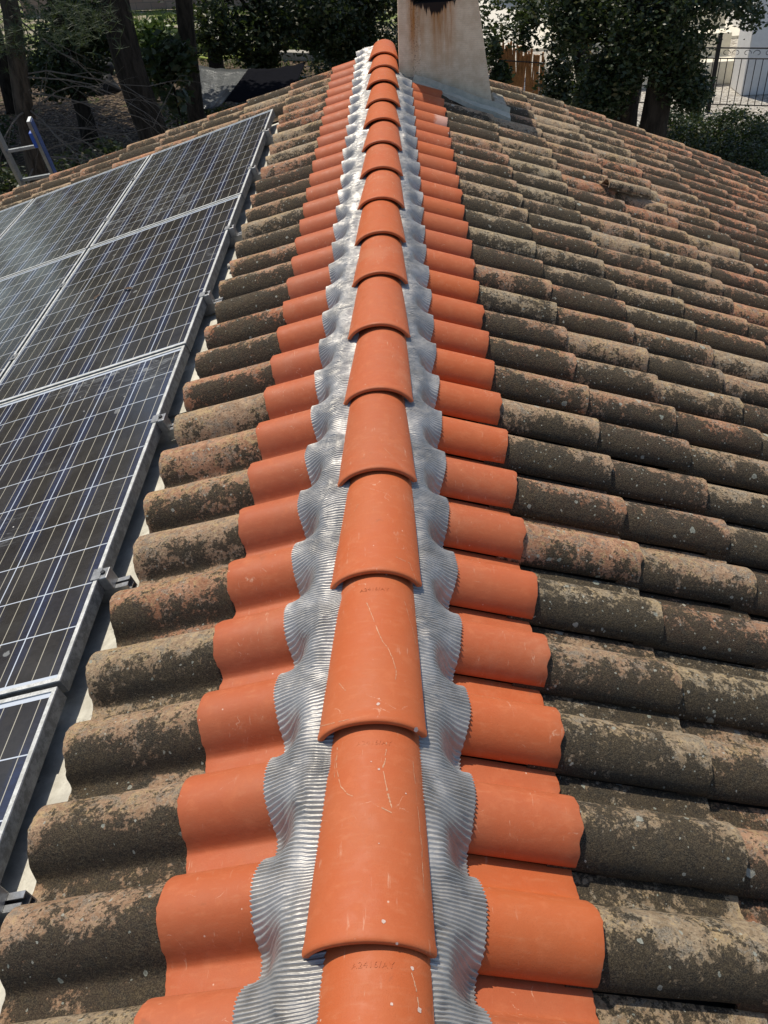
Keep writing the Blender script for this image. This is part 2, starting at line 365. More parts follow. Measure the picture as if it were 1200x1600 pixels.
M = dict(
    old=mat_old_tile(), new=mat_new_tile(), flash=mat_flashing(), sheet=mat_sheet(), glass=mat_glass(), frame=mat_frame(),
    chim=mat_render_wall(), alu=mat_simple('rail aluminium', (.42, .42, .41), .4, .8, 80, .35, .15, .002),
    darkmetal=mat_simple('dark fittings', (.06, .06, .062), .45, .6, 90, .4, .1, .002),
    lead=mat_simple('zinc apron', (.30, .30, .24), .75, 0, 30, .3, .4, .006, color2=(.44, .40, .31)),
    mortar=mat_simple('old mortar', (.42, .38, .30), .95, 0, 40, .4, .7, .012, color2=(.17, .15, .11)),
    deck=mat_simple('roof underlay', (.05, .045, .04), .95), soot=mat_simple('soot', (.012, .01, .009), .95),
    wall=mat_simple('house render', (.55, .46, .34), .92, 0, 20, .2, .3),
    bark=mat_bark('oak bark', (.016, .013, .010), (.045, .036, .028)), pinebark=mat_bark('pine bark', (.030, .024, .018), (.085, .066, .050)),
    twig=mat_simple('dead twig', (.13, .11, .09), .9, 0, 40, .3, .2),
    oak=mat_leaf('oak leaves', (.016, .028, .011), (.040, .058, .020), (.10, .09, .035)),
    bright=mat_leaf('young leaves', (.05, .09, .02), (.10, .16, .04)),
    needle=mat_leaf('pine needles', (.03, .045, .018), (.06, .08, .03)),
    ground=mat_ground(), grass=mat_leaf('grass blades', (.08, .13, .02), (.18, .23, .06)),
    ladderblue=mat_simple('blue ladder side', (.05, .09, .24), .6, 0, 40, .5, .1, .002),
    blue=mat_simple('blue plastic', (.02, .09, .42), .45, 0, 30, .2, .0), ladder=mat_simple('ladder aluminium', (.26, .28, .29), .4, .6, 60, .3, .1, .002),
    tarp=mat_simple('silver tarp', (.07, .078, .08), .35, .2, 12, .5, .5, .03, color2=(.07, .075, .08)), net=mat_simple('dark net', (.006, .0065, .010), .95, 0, 60, .3, .3, spec=.05),
    hose=mat_simple('garden hose', (.35, .42, .06), .5, 0, 30, .2, 0), iron=mat_simple('black iron', (.02, .018, .017), .6, .3, 50, .3, .2),
    white=mat_simple('white render', (.72, .71, .69), .9, 0, 16, .10, .15), cream=mat_simple('cream step', (.72, .68, .56), .85, 0, 12, .15, .15),
    reed=mat_simple('reed screen', (.50, .23, .08), .85, 0, 40, .45, .4, .02), stone=mat_simple('rough stone', (.10, .085, .06), .95, 0, 9, .5, .9, .05, color2=(.03, .027, .02)),
    stone2=mat_simple('pale stone', (.42, .39, .33), .95, 0, 14, .35, .6, .03), yellow=mat_simple('yellow plastic', (.50, .25, .02), .5, 0, 20, .2, 0),
    brickwall=mat_masonry('pink block wall', (.30, .20, .155), (.36, .26, .20), (.20, .16, .13), .5, .25),
    paleblock=mat_masonry('pale block wall', (.70, .68, .60), (.76, .74, .66), (.55, .52, .45), .55, .28),
    darkpot=mat_simple('dark pot', (.02, .02, .02), .7), deadleaf=mat_simple('dry leaf', (.095, .055, .027), .8, 0, 60, .4, .1),
)

# ------------------------------------------------------------------ object helpers
def link(name, me, mat=None, parent=None):
    o = bpy.data.objects.new(name, me)
    if mat is not None and not me.materials: me.materials.append(mat)
    col.objects.link(o)
    if parent is not None: o.parent = parent
    return o
def mesh(name, verts, faces, smooth=False, sharp=None):
    me = bpy.data.meshes.new(name); me.from_pydata([tuple(v) for v in verts], [], faces); me.update()
    if smooth:
        me.polygons.foreach_set('use_smooth', [True]*len(me.polygons))
        if sharp: me.set_sharp_from_angle(angle=R(sharp))
    return me
def tag(o, label=None, cat=None, group=None, kind=None):
    if label: o['label'] = label
    if cat: o['category'] = cat
    if group: o['group'] = group
    if kind: o['kind'] = kind
    return o
def empty(name, loc, label, cat, group=None):
    o = bpy.data.objects.new(name, None); o.empty_display_size = .1; col.objects.link(o); o.location = loc
    return tag(o, label, cat, group)
class MB:
    def __init__(s): s.v = []; s.f = []
    def box(s, c, d, rot=None, bev=0):
        c = Vector(c); hx, hy, hz = d[0]/2, d[1]/2, d[2]/2
        b = len(s.v)
        if bev <= 0:
            for x in (-hx, hx):
                for y in (-hy, hy):
                    for z in (-hz, hz):
                        p = Vector((x, y, z)); s.v.append(c + (rot @ p if rot else p))
            for q in ((0, 1, 3, 2), (4, 6, 7, 5), (0, 4, 5, 1), (2, 3, 7, 6), (0, 2, 6, 4), (1, 5, 7, 3)): s.f.append(tuple(b+i for i in q))
        else:
            bm = bmesh.new(); bmesh.ops.create_cube(bm, size=1)
            for v in bm.verts: v.co = Vector((v.co.x*2*hx, v.co.y*2*hy, v.co.z*2*hz))
            bmesh.ops.bevel(bm, geom=bm.edges[:], offset=bev, segments=2, affect='EDGES', profile=.5)
            bm.verts.index_update()
            for v in bm.verts: s.v.append(c + (rot @ v.co if rot else v.co.copy()))
            for f in bm.faces: s.f.append(tuple(b+v.index for v in f.verts))
            bm.free()
        return s
    def tube(s, pts, rad, n=8, cap=True):
        pts = [Vector(p) for p in pts]
        if not isinstance(rad, (list, tuple)): rad = [rad]*len(pts)
        b = len(s.v); prev = None
        for i, p in enumerate(pts):
            d = (pts[min(i+1, len(pts)-1)] - pts[max(i-1, 0)]).normalized()
            if prev is None:
                a = d.orthogonal().normalized()
            else:
                a = (prev - d*prev.dot(d)).normalized()
            prev = a; bb = d.cross(a)
            for k in range(n):
                th = 2*math.pi*k/n; s.v.append(p + (a*math.cos(th)+bb*math.sin(th))*rad[i])
        for i in range(len(pts)-1):
            for k in range(n):
                k2 = (k+1) % n; s.f.append((b+i*n+k, b+i*n+k2, b+(i+1)*n+k2, b+(i+1)*n+k))
        if cap:
            s.f.append(tuple(b+k for k in range(n))[::-1]); s.f.append(tuple(b+(len(pts)-1)*n+k for k in range(n)))
        return s
    def build(s, name, mat, parent=None, smooth=False, sharp=40, origin=None):
        o = origin or Vector((0, 0, 0))
        me = mesh(name, [Vector(v)-o for v in s.v], s.f, smooth, sharp)
        ob = link(name, me, mat, parent)
        if parent is None: ob.location = o
        return ob
ORD = 'zeroth first second third fourth fifth sixth seventh eighth ninth tenth eleventh twelfth thirteenth fourteenth fifteenth sixteenth seventeenth eighteenth nineteenth twentieth'.split()
def ordn(i):
    if i <= 20: return ORD[i]
    if i == 30: return 'thirtieth'
    return ('twenty-' if i < 30 else 'thirty-') + ORD[i % 10] if i < 40 else 'fortieth'

# ------------------------------------------------------------------ house under the roof
Y0, Y1 = -1.6, 7.02
SR, SL = 5.1, 4.6
def slope_slab(side, s0, s1, y0, y1, h0, h1):
    vs = []
    n = 14
    for k in range(n+1):
        s = s0+(s1-s0)*k/n
        for h in (h0, h1):
            for y in (y0, y1): vs.append(sp(side, s, y, h))
    fs = []
    for k in range(n):
        a = k*4; b = a+4
        for q in ((0, 1), (1, 3), (3, 2), (2, 0)): fs.append((a+q[0], a+q[1], b+q[1], b+q[0]))
    fs.append((0, 2, 3, 1)); fs.append((n*4, n*4+1, n*4+3, n*4+2))
    return vs, fs
house = empty('house', (0, 3, G), 'house under the tiled gable roof, cream rendered walls below the eaves', 'house')
def hpart(name, vs, fs, mat):
    me = mesh(name, [Vector(v)-house.location for v in vs], fs); return link(name, me, mat, house)
for side, smax in ((1, SR), (-1, SL)):
    vs, fs = slope_slab(side, .0, smax, Y0, Y1, -.075, -.045)
    hpart('roof_deck', vs, fs, M['deck'])
gx0 = sp(-1, SL-.45, 0, -.06); gx1 = sp(1, SR-.45, 0, -.06)
wb = MB()
for y in (Y0+.25, Y1-.22):
    b = len(wb.v)
    prof_ = [(gx0.x, G), (gx1.x, G)] + [((sp(1, s, 0, -.065)).x, sp(1, s, 0, -.065).z) for s in (SR-.45, 3.6, 2.4, 1.2)] + [(0, -.07), (gx0.x, gx0.z-.005)]
    for dy in (0, .2):
        for x, z in prof_: wb.v.append(Vector((x, y+dy, z)))
    n = len(prof_)
    wb.f.append(tuple(b+i for i in range(n))); wb.f.append(tuple(b+n+i for i in range(n))[::-1])
    for i in range(n): wb.f.append((b+i, b+n+i, b+n+(i+1) % n, b+(i+1) % n))
for x, zt in ((gx0.x+.1, gx0.z-.02), (gx1.x-.1, gx1.z-.02)):
    wb.box((x, (Y0+Y1)/2+.02, (G+zt)/2), (.2, Y1-Y0-.88, zt-G))
hpart('wall', wb.v, wb.f, M['wall'])

# ------------------------------------------------------------------ tiles
CTRL = [(0, .018), (.004, .028), (.012, .042), (.024, .055), (.040, .0655), (.058, .0715), (.076, .0735), (.094, .071), (.110, .0635), (.124, .052), (.136, .0375), (.145, .022), (.151, .0105), (.156, .0035), (.163, .0005), (.182, 0), (.200, 0), (.216, -.001)]
def prof(t):
    t = min(max(t, 0), CTRL[-1][0])
    for i in range(len(CTRL)-1):
        if t <= CTRL[i+1][0]:
            break
    p0 = CTRL[max(i-1, 0)]; p1 = CTRL[i]; p2 = CTRL[i+1]; p3 = CTRL[min(i+2, len(CTRL)-1)]
    u = (t-p1[0])/(p2[0]-p1[0])
    m1 = (p2[1]-p0[1])/(p2[0]-p0[0])*(p2[0]-p1[0]); m2 = (p3[1]-p1[1])/(p3[0]-p1[0])*(p2[0]-p1[0])
    return (2*u**3-3*u*u+1)*p1[1]+(u**3-2*u*u+u)*m1+(-2*u**3+3*u*u)*p2[1]+(u**3-u*u)*m2
def tile_mesh(name, L, mat, rough=0.0, seed=0, th=.011):
    ts = []
    for i in range(len(CTRL)-1):
        a, b = CTRL[i][0], CTRL[i+1][0]; k = 2 if b-a > .007 else 1
        for j in range(k): ts.append(a+(b-a)*j/k)
    ts.append(CTRL[-1][0])
    top = [Vector((0, t, prof(t))) for t in ts]
    bot = []
    for i, p in enumerate(top):
        d = (top[min(i+1, len(top)-1)]-top[max(i-1, 0)]).normalized()
        nn = Vector((0, -d.z, d.y)); bot.append(p - nn*th)
    bot[0] = Vector((0, .003, .0065)); bot[1].z = min(bot[1].z, .013)
    loop = top + bot[::-1]; n = len(loop)
    cen = Vector((0, 0, 0))
    xs = [0, .004] + [L*(k/14) for k in range(1, 14)] + [L-.0035, L-.001, L]
    verts = []
    for xi, x in enumerate(xs):
        ins = {len(xs)-1: .0032, len(xs)-2: .0008}.get(xi, 0)
        for i, p in enumerate(loop):
            q = p.copy()
            if ins:
                tp, bt = (top[i], bot[i]) if i < len(top) else (top[n-1-i], bot[n-1-i])
                mid = (tp+bt)/2; q = q + (mid-q).normalized()*ins if (mid-q).length > 1e-6 else q
            xx = x
            if rough:
                k = seed*13.7
                dn = noise.noise(Vector((x*9+k, p.y*22, p.z*22)))*rough + noise.noise(Vector((x*40+k, p.y*60, p.z*60)))*rough*.35
                q.z += dn; q.y += noise.noise(Vector((x*7+k+50, p.y*10, 3)))*rough*.6
                xx += (noise.noise(Vector((k, p.y*30, p.z*30)))*.006 + noise.noise(Vector((k+9, p.y*120, p.z*120)))*.003)*(x/L)**6
            verts.append(Vector((xx, q.y, q.z)))
    fs = []
    for k in range(len(xs)-1):
        for i in range(n):
            j = (i+1) % n; fs.append((k*n+i, (k+1)*n+i, (k+1)*n+j, k*n+j))
    nt_ = len(top)
    for base, flip in ((0, False), ((len(xs)-1)*n, True)):
        for i in range(nt_-1):
            q = (base+i, base+i+1, base+n-2-i, base+n-1-i)
            fs.append(q if not flip else q[::-1])
    me = mesh(name, verts, fs, True, 42); me.materials.append(mat)
    return me
def tile_matrix(side, s_end, y_lip, L, raise_=.014, dz=0, yaw=0, roll=0, dx=0):
    X, Y, Z = slope_basis(side)
    tilt = math.atan(raise_/.34)
    s0 = s_end-L+dx
    g = sag(side, s_end, y_lip)-sag(side, s0, y_lip)
    tilt += g/L
    mb = Matrix((X, Y, Z)).transposed().to_4x4()
    loc = sp(side, s0, y_lip, raise_-raise_*L/.34+dz)
    return Matrix.Translation(loc) @ mb @ Matrix.Rotation(-tilt, 4, 'Y') @ Matrix.Rotation(yaw, 4, 'Z') @ Matrix.Rotation(roll, 4, 'X')
EXP = .3357; LT = .396
VR, VL = .614, .594
Rend = lambda k: .4015 + EXP*k
Lend = lambda k: .353 + .3348*k

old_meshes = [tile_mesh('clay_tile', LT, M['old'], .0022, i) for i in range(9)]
# new orange tiles
LN = .375
nm = [tile_mesh('new_clay_tile', LN, M['new'], .0004, i) for i in range(3)]
for side, v0, imax, end in ((1, VR, 26, Rend(0)), (-1, VL, 30, Lend(0))):
    word = 'right' if side > 0 else 'left'; imin = -1
    n_ = 0
    for i in range(imin, imax+1):
        y = v0+i*W
        L = LN
        o = link('new_clay_tile', nm[rng.randrange(3)])
        o.matrix_world = tile_matrix(side, end, y, L, raise_=.010, dz=-.008, yaw=rng.uniform(-.006, .006), dx=rng.uniform(-.003, .003))
        pale = 1.0 if (side > 0 and i == 23) else 0.0
        o.color = (rng.uniform(.3, 1) if side > 0 else rng.uniform(0, .45), pale, 0, 1)  # left tiles pinker: sky haze painted into their tone
        n_ += 1
        extra = ' with whitish lower end' if pale else ''
        tag(o, f'new orange tile{extra}, {ordn(n_)} from near end, {word} of the ridge', 'roof tile', 'new orange tiles along the ridge')

# old tiles: collect candidates, the largest seen become things
cands = []
def regional(side, s, y):
    n = noise.noise(Vector((s*.9, y*.6, side*5)))
    if side > 0:
        dk = (.62 if y < 2.2 else max(.48, .66-.10*(y-2.2))) + .2*n + .10*max(0, s-2.0) + (.12 if y < 2.5 and s < 1.5 else 0)
        rust = .58 - .46*max(0, s-1.3)*min(1, y/4) + .25*noise.noise(Vector((s*2, y*2, 7)))
        wh = 1.0 if y < 3.2 else .3
    else:
        dk = .62 + .24*n - .03*max(0, y-4); rust = .45 + .3*noise.noise(Vector((s*2, y*2.3, 1))); wh = .35
    return dk, rust, wh
for side in (1, -1):
    kmax = 13 if side > 0 else 12
    for k in range(1, kmax+1):
        for i in range(-9, 31):
            y = (VR if side > 0 else VL) + i*W
            if side > 0:
                s_end = Rend(k)
                if i > 30: continue
                yy = y+.08; ss = s_end-.17
                if 6.28 < yy < 6.9 and ss < .80: continue          # chimney stands here
            else:
                s_end = Lend(k)-.009
                if k >= 2 and i < 28: continue                     # panels and sheet lie here
                yy = y-.08; ss = s_end-.17
            pts = [proj(sp(side, ss+a, yy+b, .05)) for a in (-.17, .17) for b in (-.08, .08)]
            area = 0
            if all(pts):
                xs = [p[0] for p in pts]; ys = [p[1] for p in pts]
                iw = max(0, min(1200, max(xs))-max(0, min(xs))); ih = max(0, min(1600, max(ys))-max(0, min(ys)))
                area = iw*ih if iw > 3 and ih > 3 else 0
            cands.append((area, side, k, i, s_end, y))
cands.sort(key=lambda c: -c[0])
sel = set((c[1], c[2], c[3]) for c in cands[:285] if c[0] > 0)
rank = {}
for side in (1, -1):
    for k in range(1, 14):
        ids = sorted(i for (sd, kk, i) in sel if sd == side and kk == k)
        for r_, i in enumerate(ids): rank[(side, k, i)] = r_+1
stuff_v, stuff_f = [], []
for area, side, k, i, s_end, y in sorted(cands, key=lambda c: (c[1], c[2], c[3])):
    rr = random.Random(hash((side, k, i)) & 0xffff)
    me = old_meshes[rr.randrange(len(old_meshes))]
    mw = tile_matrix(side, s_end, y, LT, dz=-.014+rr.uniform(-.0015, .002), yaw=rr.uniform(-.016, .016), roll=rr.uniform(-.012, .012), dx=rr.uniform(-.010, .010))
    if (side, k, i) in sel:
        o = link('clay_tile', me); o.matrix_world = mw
        dk, rust, wh = regional(side, s_end, y)
        dk += rr.gauss(0, .20); rust += rr.uniform(-.4, .45); wh *= rr.uniform(.3, 1.8)
        o.color = (min(1, max(0, dk)), min(1, max(0, rust)), wh, 1)
        look = 'rusty lichened' if rust < .12 else 'blackened lichened' if dk > .68 else 'grey lichened' if dk > .45 else 'pale worn'
        tag(o, f"{look} tile, {ordn(k)} course {'right' if side > 0 else 'left'} of new orange tiles, {ordn(rank[(side, k, i)])} row from near end", 'roof tile', f"old roof tiles on the {'right' if side > 0 else 'left'} slope")
    else:
        b = len(stuff_v); stuff_v += [mw @ v.co for v in me.vertices]; stuff_f += [tuple(b+j for j in p.vertices) for p in me.polygons]
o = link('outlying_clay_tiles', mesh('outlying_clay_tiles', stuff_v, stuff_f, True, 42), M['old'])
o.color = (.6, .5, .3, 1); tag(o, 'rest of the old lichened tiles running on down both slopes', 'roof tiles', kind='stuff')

# a slipped loose tile lying across the right slope
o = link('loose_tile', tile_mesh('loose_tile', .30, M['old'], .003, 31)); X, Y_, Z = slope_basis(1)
o.matrix_world = Matrix.Translation(sp(1, 1.33, 5.0, .085)) @ Matrix((X, Y_, Z)).transposed().to_4x4() @ Matrix.Rotation(.30, 4, 'Z') @ Matrix.Rotation(.03, 4, 'Y') @ Matrix.Diagonal((1, .55, .6, 1))
o.color = (.05, .8, .1, 1)
tag(o, 'pale narrow broken tile lying askew on top of the right slope', 'broken tile')

# ------------------------------------------------------------------ ridge tiles
LIPS = [.593, .992, 1.401, 1.781, 2.173, 2.568, 2.977, 3.36, 3.755, 4.154, 4.558, 4.959, 5.357, 5.791, 6.198, 6.56]
LIPS = [.19] + LIPS
def ridge_mesh(name, L, seed):
    th = .012; xs = [0, .0015, .005, .012, .022] + [L*k/12 for k in range(1, 12)] + [L]
    NP = 28
    verts = []
    def arc(hw, sag_, a):
        # a in -1..1 ; flattened vault with straight skirts
        ang = a*R(72)
        x = hw*math.sin(ang)/math.sin(R(72)); z = sag_*((math.cos(ang)-math.cos(R(72)))/(1-math.cos(R(72))))
        return x, z
    for xi, y in enumerate(xs):
        f = y/L; hw = .103-.021*f; sg = .054-.006*f
        ins = (.0045, .0015, 0, 0, 0)[xi] if xi < 5 else 0
        ridge = .0018*math.exp(-((y-.010)/.008)**2)       # thickened rim
        for a in [2*k/NP-1 for k in range(NP+1)]:
            x, z = arc(hw+ridge-ins*.6, sg+ridge-ins*.6, a); verts.append(Vector((x, y, z)))
        for a in [1-2*k/NP for k in range(NP+1)]:
            x, z = arc(hw-th+ins*.6, sg-th+ins*.6+.001, a); verts.append(Vector((x, y, z-.0005)))
    n = 2*(NP+1); fs = []
    for k in range(len(xs)-1):
        for i in range(n):
            j = (i+1) % n; fs.append((k*n+i, k*n+j, (k+1)*n+j, (k+1)*n+i))
    for base, fl in ((0, False), ((len(xs)-1)*n, True)):
        for i in range(NP):
            q = (base+i, base+n-1-i, base+n-2-i, base+i+1); fs.append(q if not fl else q[::-1])
    for v in verts:
        v.z += noise.noise(Vector((v.x*12, v.y*6+seed*9, 0)))*.0012
    return mesh(name, verts, fs, True, 50)
rmeshes = [ridge_mesh('ridge_tile', .445, i) for i in range(3)]
for me in rmeshes: me.materials.append(M['new'])
def stamp(parent, y0):
    cu = bpy.data.curves.new('stamp', 'FONT'); cu.body = 'A2416/AY'; cu.size = .0135; cu.align_x = 'CENTER'; cu.extrude = .0002; cu.space_character = 1.15
    to = bpy.data.objects.new('tmp', cu); col.objects.link(to)
    dg = bpy.context.evaluated_depsgraph_get(); me = bpy.data.meshes.new_from_object(to.evaluated_get(dg))
    bpy.data.objects.remove(to)
    f = y0/.445; hw = .103-.021*f; sg = .054-.006*f
    for v in me.vertices:
        x = v.co.x; z0 = v.co.z
        ang = math.asin(max(-1, min(1, x/hw*math.sin(R(72))))); z = sg*((math.cos(ang)-math.cos(R(72)))/(1-math.cos(R(72))))
        v.co = Vector((x, y0+v.co.y, z+z0+.0004))
    me.materials.clear(); me.materials.append(M['new'])
    o = link('stamped_mark', me, None, parent)
    return o
for n_, y in enumerate(LIPS):
    nxt = LIPS[n_+1] if n_+1 < len(LIPS) else None
    L = .445
    o = link('ridge_tile', rmeshes[n_ % 3])
    rr = random.Random(n_+40)
    # lip rests on the next nearer tile: near end high, far end low
    zc_near, zc_far = .112+rr.uniform(-.001, .004), .094
    xc = .0185 + rr.uniform(-.002, .002)
    pitch = math.atan((zc_far+.006-zc_near)/L)
    o.matrix_world = Matrix.Translation((xc, y, zc_near-.054)) @ Matrix.Rotation(pitch, 4, 'X') @ Matrix.Rotation(rr.uniform(-.018, .018), 4, 'Z') @ Matrix.Rotation(rr.uniform(-.03, .03), 4, 'Y')
    if n_ == len(LIPS)-1: o.matrix_world = o.matrix_world @ Matrix.Diagonal((1, 1.17, 1, 1))
    o.color = (rr.uniform(.35, 1), 0, 0, 1)
    lab = f'orange ridge tile, {ordn(n_+1)} from the near end of the ridge'
    if n_ == 0: lab = 'nearest orange ridge tile, cut by the bottom edge, stamped under the next one'
    if n_ == 8: o.color = (1.0, 0, 0, 1)
    if n_ == len(LIPS)-1: lab = 'farthest orange ridge tile, closing the ridge at the far gable'
    tag(o, lab, 'ridge tile', 'ridge tiles overlapping along the ridge')
    if n_ <= 2: stamp(o, .360 if n_ else .372)

# scuffs and droppings on the nearest ridge tiles, as thin deposits on the clay
from mathutils.bvhtree import BVHTree
ridge_objs = [o for o in col.objects if o.name.startswith('ridge_tile')]
trees_ = []
for o in ridge_objs[:6]:
    mw = o.matrix_world; trees_.append((o, BVHTree.FromPolygons([mw @ v.co for v in o.data.vertices], [tuple(p.vertices) for p in o.data.polygons])))
def hit_ridge(px, py):
    d = ray(px, py).normalized(); best = None
    for o, tr in trees_:
        loc, nn, idx, dist = tr.ray_cast(CAM, d)
        if loc is not None and (best is None or dist < best[3]): best = (o, loc, nn, dist)
    return best
marks = {}
M['scuff'] = mat_simple('pale scuff', (.54, .29, .17), .9, 0, 300, .35, .2, .001)
M['dropping'] = mat_simple('pale splash', (.56, .42, .35), .9, 0, 200, .2, .2, .001)
def add_line(pts_, wmm, key='scuff_stain'):
    rr = random.Random(len(pts_)+int(pts_[0][0])); dense = []
    for a, b in zip(pts_[:-1], pts_[1:]):
        for k in range(8): dense.append((a[0]+(b[0]-a[0])*k/8+rr.gauss(0, .25), a[1]+(b[1]-a[1])*k/8))
    dense.append(pts_[-1]); hs = [hit_ridge(*q) for q in dense]
    for i in range(len(hs)-1):
        if hs[i] is None or hs[i+1] is None or hs[i][0] is not hs[i+1][0]: continue
        if rr.random() < .12: continue
        o, a, na, _ = hs[i]; b = hs[i+1][1]; d = (b-a)
        if d.length < 1e-6: continue
        sd = d.cross(na).normalized()*wmm*.0005*rr.uniform(.4, 1.3); up = na*.0004
        v, f = marks.setdefault((o.name, key), ([], [])); k = len(v)
        v += [a-sd+up, a+sd+up, b+sd+up, b-sd+up]; f.append((k, k+1, k+2, k+3))
def add_spot(px, py, rmm):
    h = hit_ridge(px, py)
    if not h: return
    o, a, nn, _ = h; u = nn.orthogonal().normalized(); w_ = nn.cross(u)
    v, f = marks.setdefault((o.name, 'splash_stain'), ([], [])); k = len(v); rr = random.Random(int(px))
    for q in range(14):
        th = 2*math.pi*q/14; R0 = rmm*.001*rr.uniform(.8, 1.15); v.append(a+nn*.0005+(u*math.cos(th)+w_*math.sin(th))*R0)
    f.append(tuple(range(k, k+14)))
for pts_, w_ in (([(573, 942), (580, 958), (588, 980), (598, 1003)], 2.0), ([(598, 1003), (606, 1012), (614, 1030), (619, 1050), (618, 1062)], 1.6), ([(527, 1168), (526, 1200), (532, 1228), (543, 1241), (551, 1244)], 1.6),
                 ([(524, 1180), (523, 1215)], 1.0), ([(604, 1160), (602, 1188), (598, 1200)], 2.0), ([(599, 1205), (606, 1240), (612, 1262)], 3.0), ([(645, 1190), (652, 1260), (659, 1320), (662, 1395)], 1.0),
                 ([(655, 1290), (661, 1370)], .8), ([(500, 1135), (520, 1130), (545, 1124)], 1.4), ([(530, 1068), (540, 1079)], 1.3), ([(618, 870), (640, 880), (652, 912)], 1.0), ([(632, 940), (645, 985), (652, 1015)], .9),
                 ([(643, 1520), (650, 1545), (655, 1580)], 1.8), ([(495, 1530), (503, 1560)], 1.2), ([(553, 800), (560, 788)], 1.0), ([(600, 700), (612, 712)], 1.4), ([(655, 740), (641, 700)], 1.0), ([(596, 1262), (612, 1270)], 2.0)):
    add_line(pts_, w_)
for q in ((591, 1100, 3.6), (650, 1140, 4.6), (592, 1202, 2.2), (634, 1240, 1.6), (599, 1440, 3.2), (620, 1474, 2.4), (612, 1569, 2.2), (644, 1513, 3.0), (655, 1578, 4.0), (604, 898, 2.0), (580, 1190, 1.2), (592, 1318, 1.1)): add_spot(*q)
for (on, key), (v, f) in marks.items():
    o = bpy.data.objects[on]; inv = o.matrix_world.inverted()
    link(key, mesh(key, [inv @ q for q in v], f), M['scuff' if key == 'scuff_stain' else 'dropping'], o)['kind'] = 'stuff'

# ------------------------------------------------------------------ pleated flashing
def smooth_prof(t):
    s = 0; ws = 0
    for d in range(-6, 7):
        w_ = math.exp(-(d/3.2)**2); s += prof((t+d*.0055) % W)*w_; ws += w_
    return s/ws
SP = [smooth_prof(k*W/210) for k in range(211)]
def flap(side, y0, y1):
    # pleats cross the strip; the outer rim follows the tile rolls
    dy = .00125; ny = int((y1-y0)/dy); ns = 16; LAM = .0076
    v0 = VR if side > 0 else VL; end = Rend(0) if side > 0 else Lend(0)
    verts = []
    for j in range(ny+1):
        y = y0+j*dy
        rim_n = noise.noise(Vector((y*3.1, side*3, 0)))*.010 + noise.noise(Vector((y*17, side*3, 5)))*.004
        for k in range(ns+1):
            q = k/ns
            s_e = (.190 if side > 0 else .172) + rim_n
            s = .030+(s_e-.030)*q
            # pleats fan out from each roll: sideways drift of the strip near the ridge
            t0 = ((y-v0) if side > 0 else (v0-y)) % W
            sh = side*.015*math.sin(2*math.pi*(t0/W+.12))*(1-q)**1.1 + .012*noise.noise(Vector((y*4, q*2, side)))*(1-q) + .014*(1-q)
            yy = y+sh
            t = ((yy-v0) if side > 0 else (v0-yy)) % W
            wgt = min(1, max(0, (s-(s_e-.074))/.068)); wgt = wgt*wgt*(3-2*wgt)
            raise_ = -.008+.010-.010*(end-s)/.34
            tile_h = max(SP[int(t/W*210)], prof(t), prof(t-.008) if t > .008 else 0) + raise_
            # mild drape over the pans, tight on the crowns
            ridge_h = .078-.25*max(0, .08-s)
            h = max((1-wgt)*ridge_h + wgt*(tile_h+.0065), tile_h+.0055)
            pl = math.sin(2*math.pi*(y+.0025*noise.noise(Vector((y*6, q*3, 2)))+.004*noise.noise(Vector((y*1.3, 0, 7))))/LAM)
            amp = .0031*(.78+.75*noise.noise(Vector((y*9, q*4, 9)))+.4*noise.noise(Vector((y*31, q*7, 4))))
            h += (pl+.6)*amp
            h += abs(noise.noise(Vector((y*19, q*6, side*4))))*.004*math.sin(math.pi*min(1, q*1.05))
            cr = noise.noise(Vector((y*46+q*5, q*9, side*8)))
            h += max(0, abs(cr)-.33)*.012*(1-abs(2*q-1))
            s += pl*.0008*q
            verts.append(sp(side, s, yy, h))
    fs = [(j*(ns+1)+k, j*(ns+1)+k+1, (j+1)*(ns+1)+k+1, (j+1)*(ns+1)+k) for j in range(ny) for k in range(ns)]
    if side > 0: pass
    else: fs = [f[::-1] for f in fs]
    return verts, fs
rf = empty('ridge_flashing', (0, .2, 0), 'silver pleated metal strip draped from under the ridge tiles onto the orange tiles', 'flashing')
for side, y1 in ((1, 6.26), (-1, 7.02)):
    vs, fs = flap(side, .16, y1)
    me = mesh('pleated_flap', [v-rf.location for v in vs], fs, True)
    link('pleated_flap', me, M['flash'], rf)

# ------------------------------------------------------------------ sheet, rails, panels on the left slope
P0, Q0, PW, PL, HP = .733, 1.303, .926, 1.632, .0863
XL, YL, ZL = slope_basis(-1)
BL = Matrix((Vector((-math.cos(THL), 0, -math.sin(THL))), Vector((0, -1, 0)), ZL)).transposed().to_4x4()
sb = MB()
def lpt(s, y, h): return sp(-1, s, y, h)
sheet = empty('metal_sheet', lpt(.6, 3, 0), 'weathered galvanised metal sheeting on the left slope under the solar panels', 'metal sheet')
edges_y = [-1.6, .15, 1.12, 2.62, 4.2, 5.75, 6.20]
for a, b in zip(edges_y[:-1], edges_y[1:]):
    m_ = MB(); lift = .006 if edges_y.index(a) % 2 else .0
    n = 12
    for y in (a-.03, b):
        for s, h in ((.50, -.034), (.655, -.034), (.66, -.014), (.90, -.014), (3.9, -.014)):
            m_.v.append(lpt(s, y, h+lift))
    for j in range(4): m_.f.append((j, j+1, j+6, j+5))
    mm = mesh('sheet_panel', [v-sheet.location for v in m_.v], m_.f)
    ob = link('sheet_panel', mm, M['sheet'], sheet)
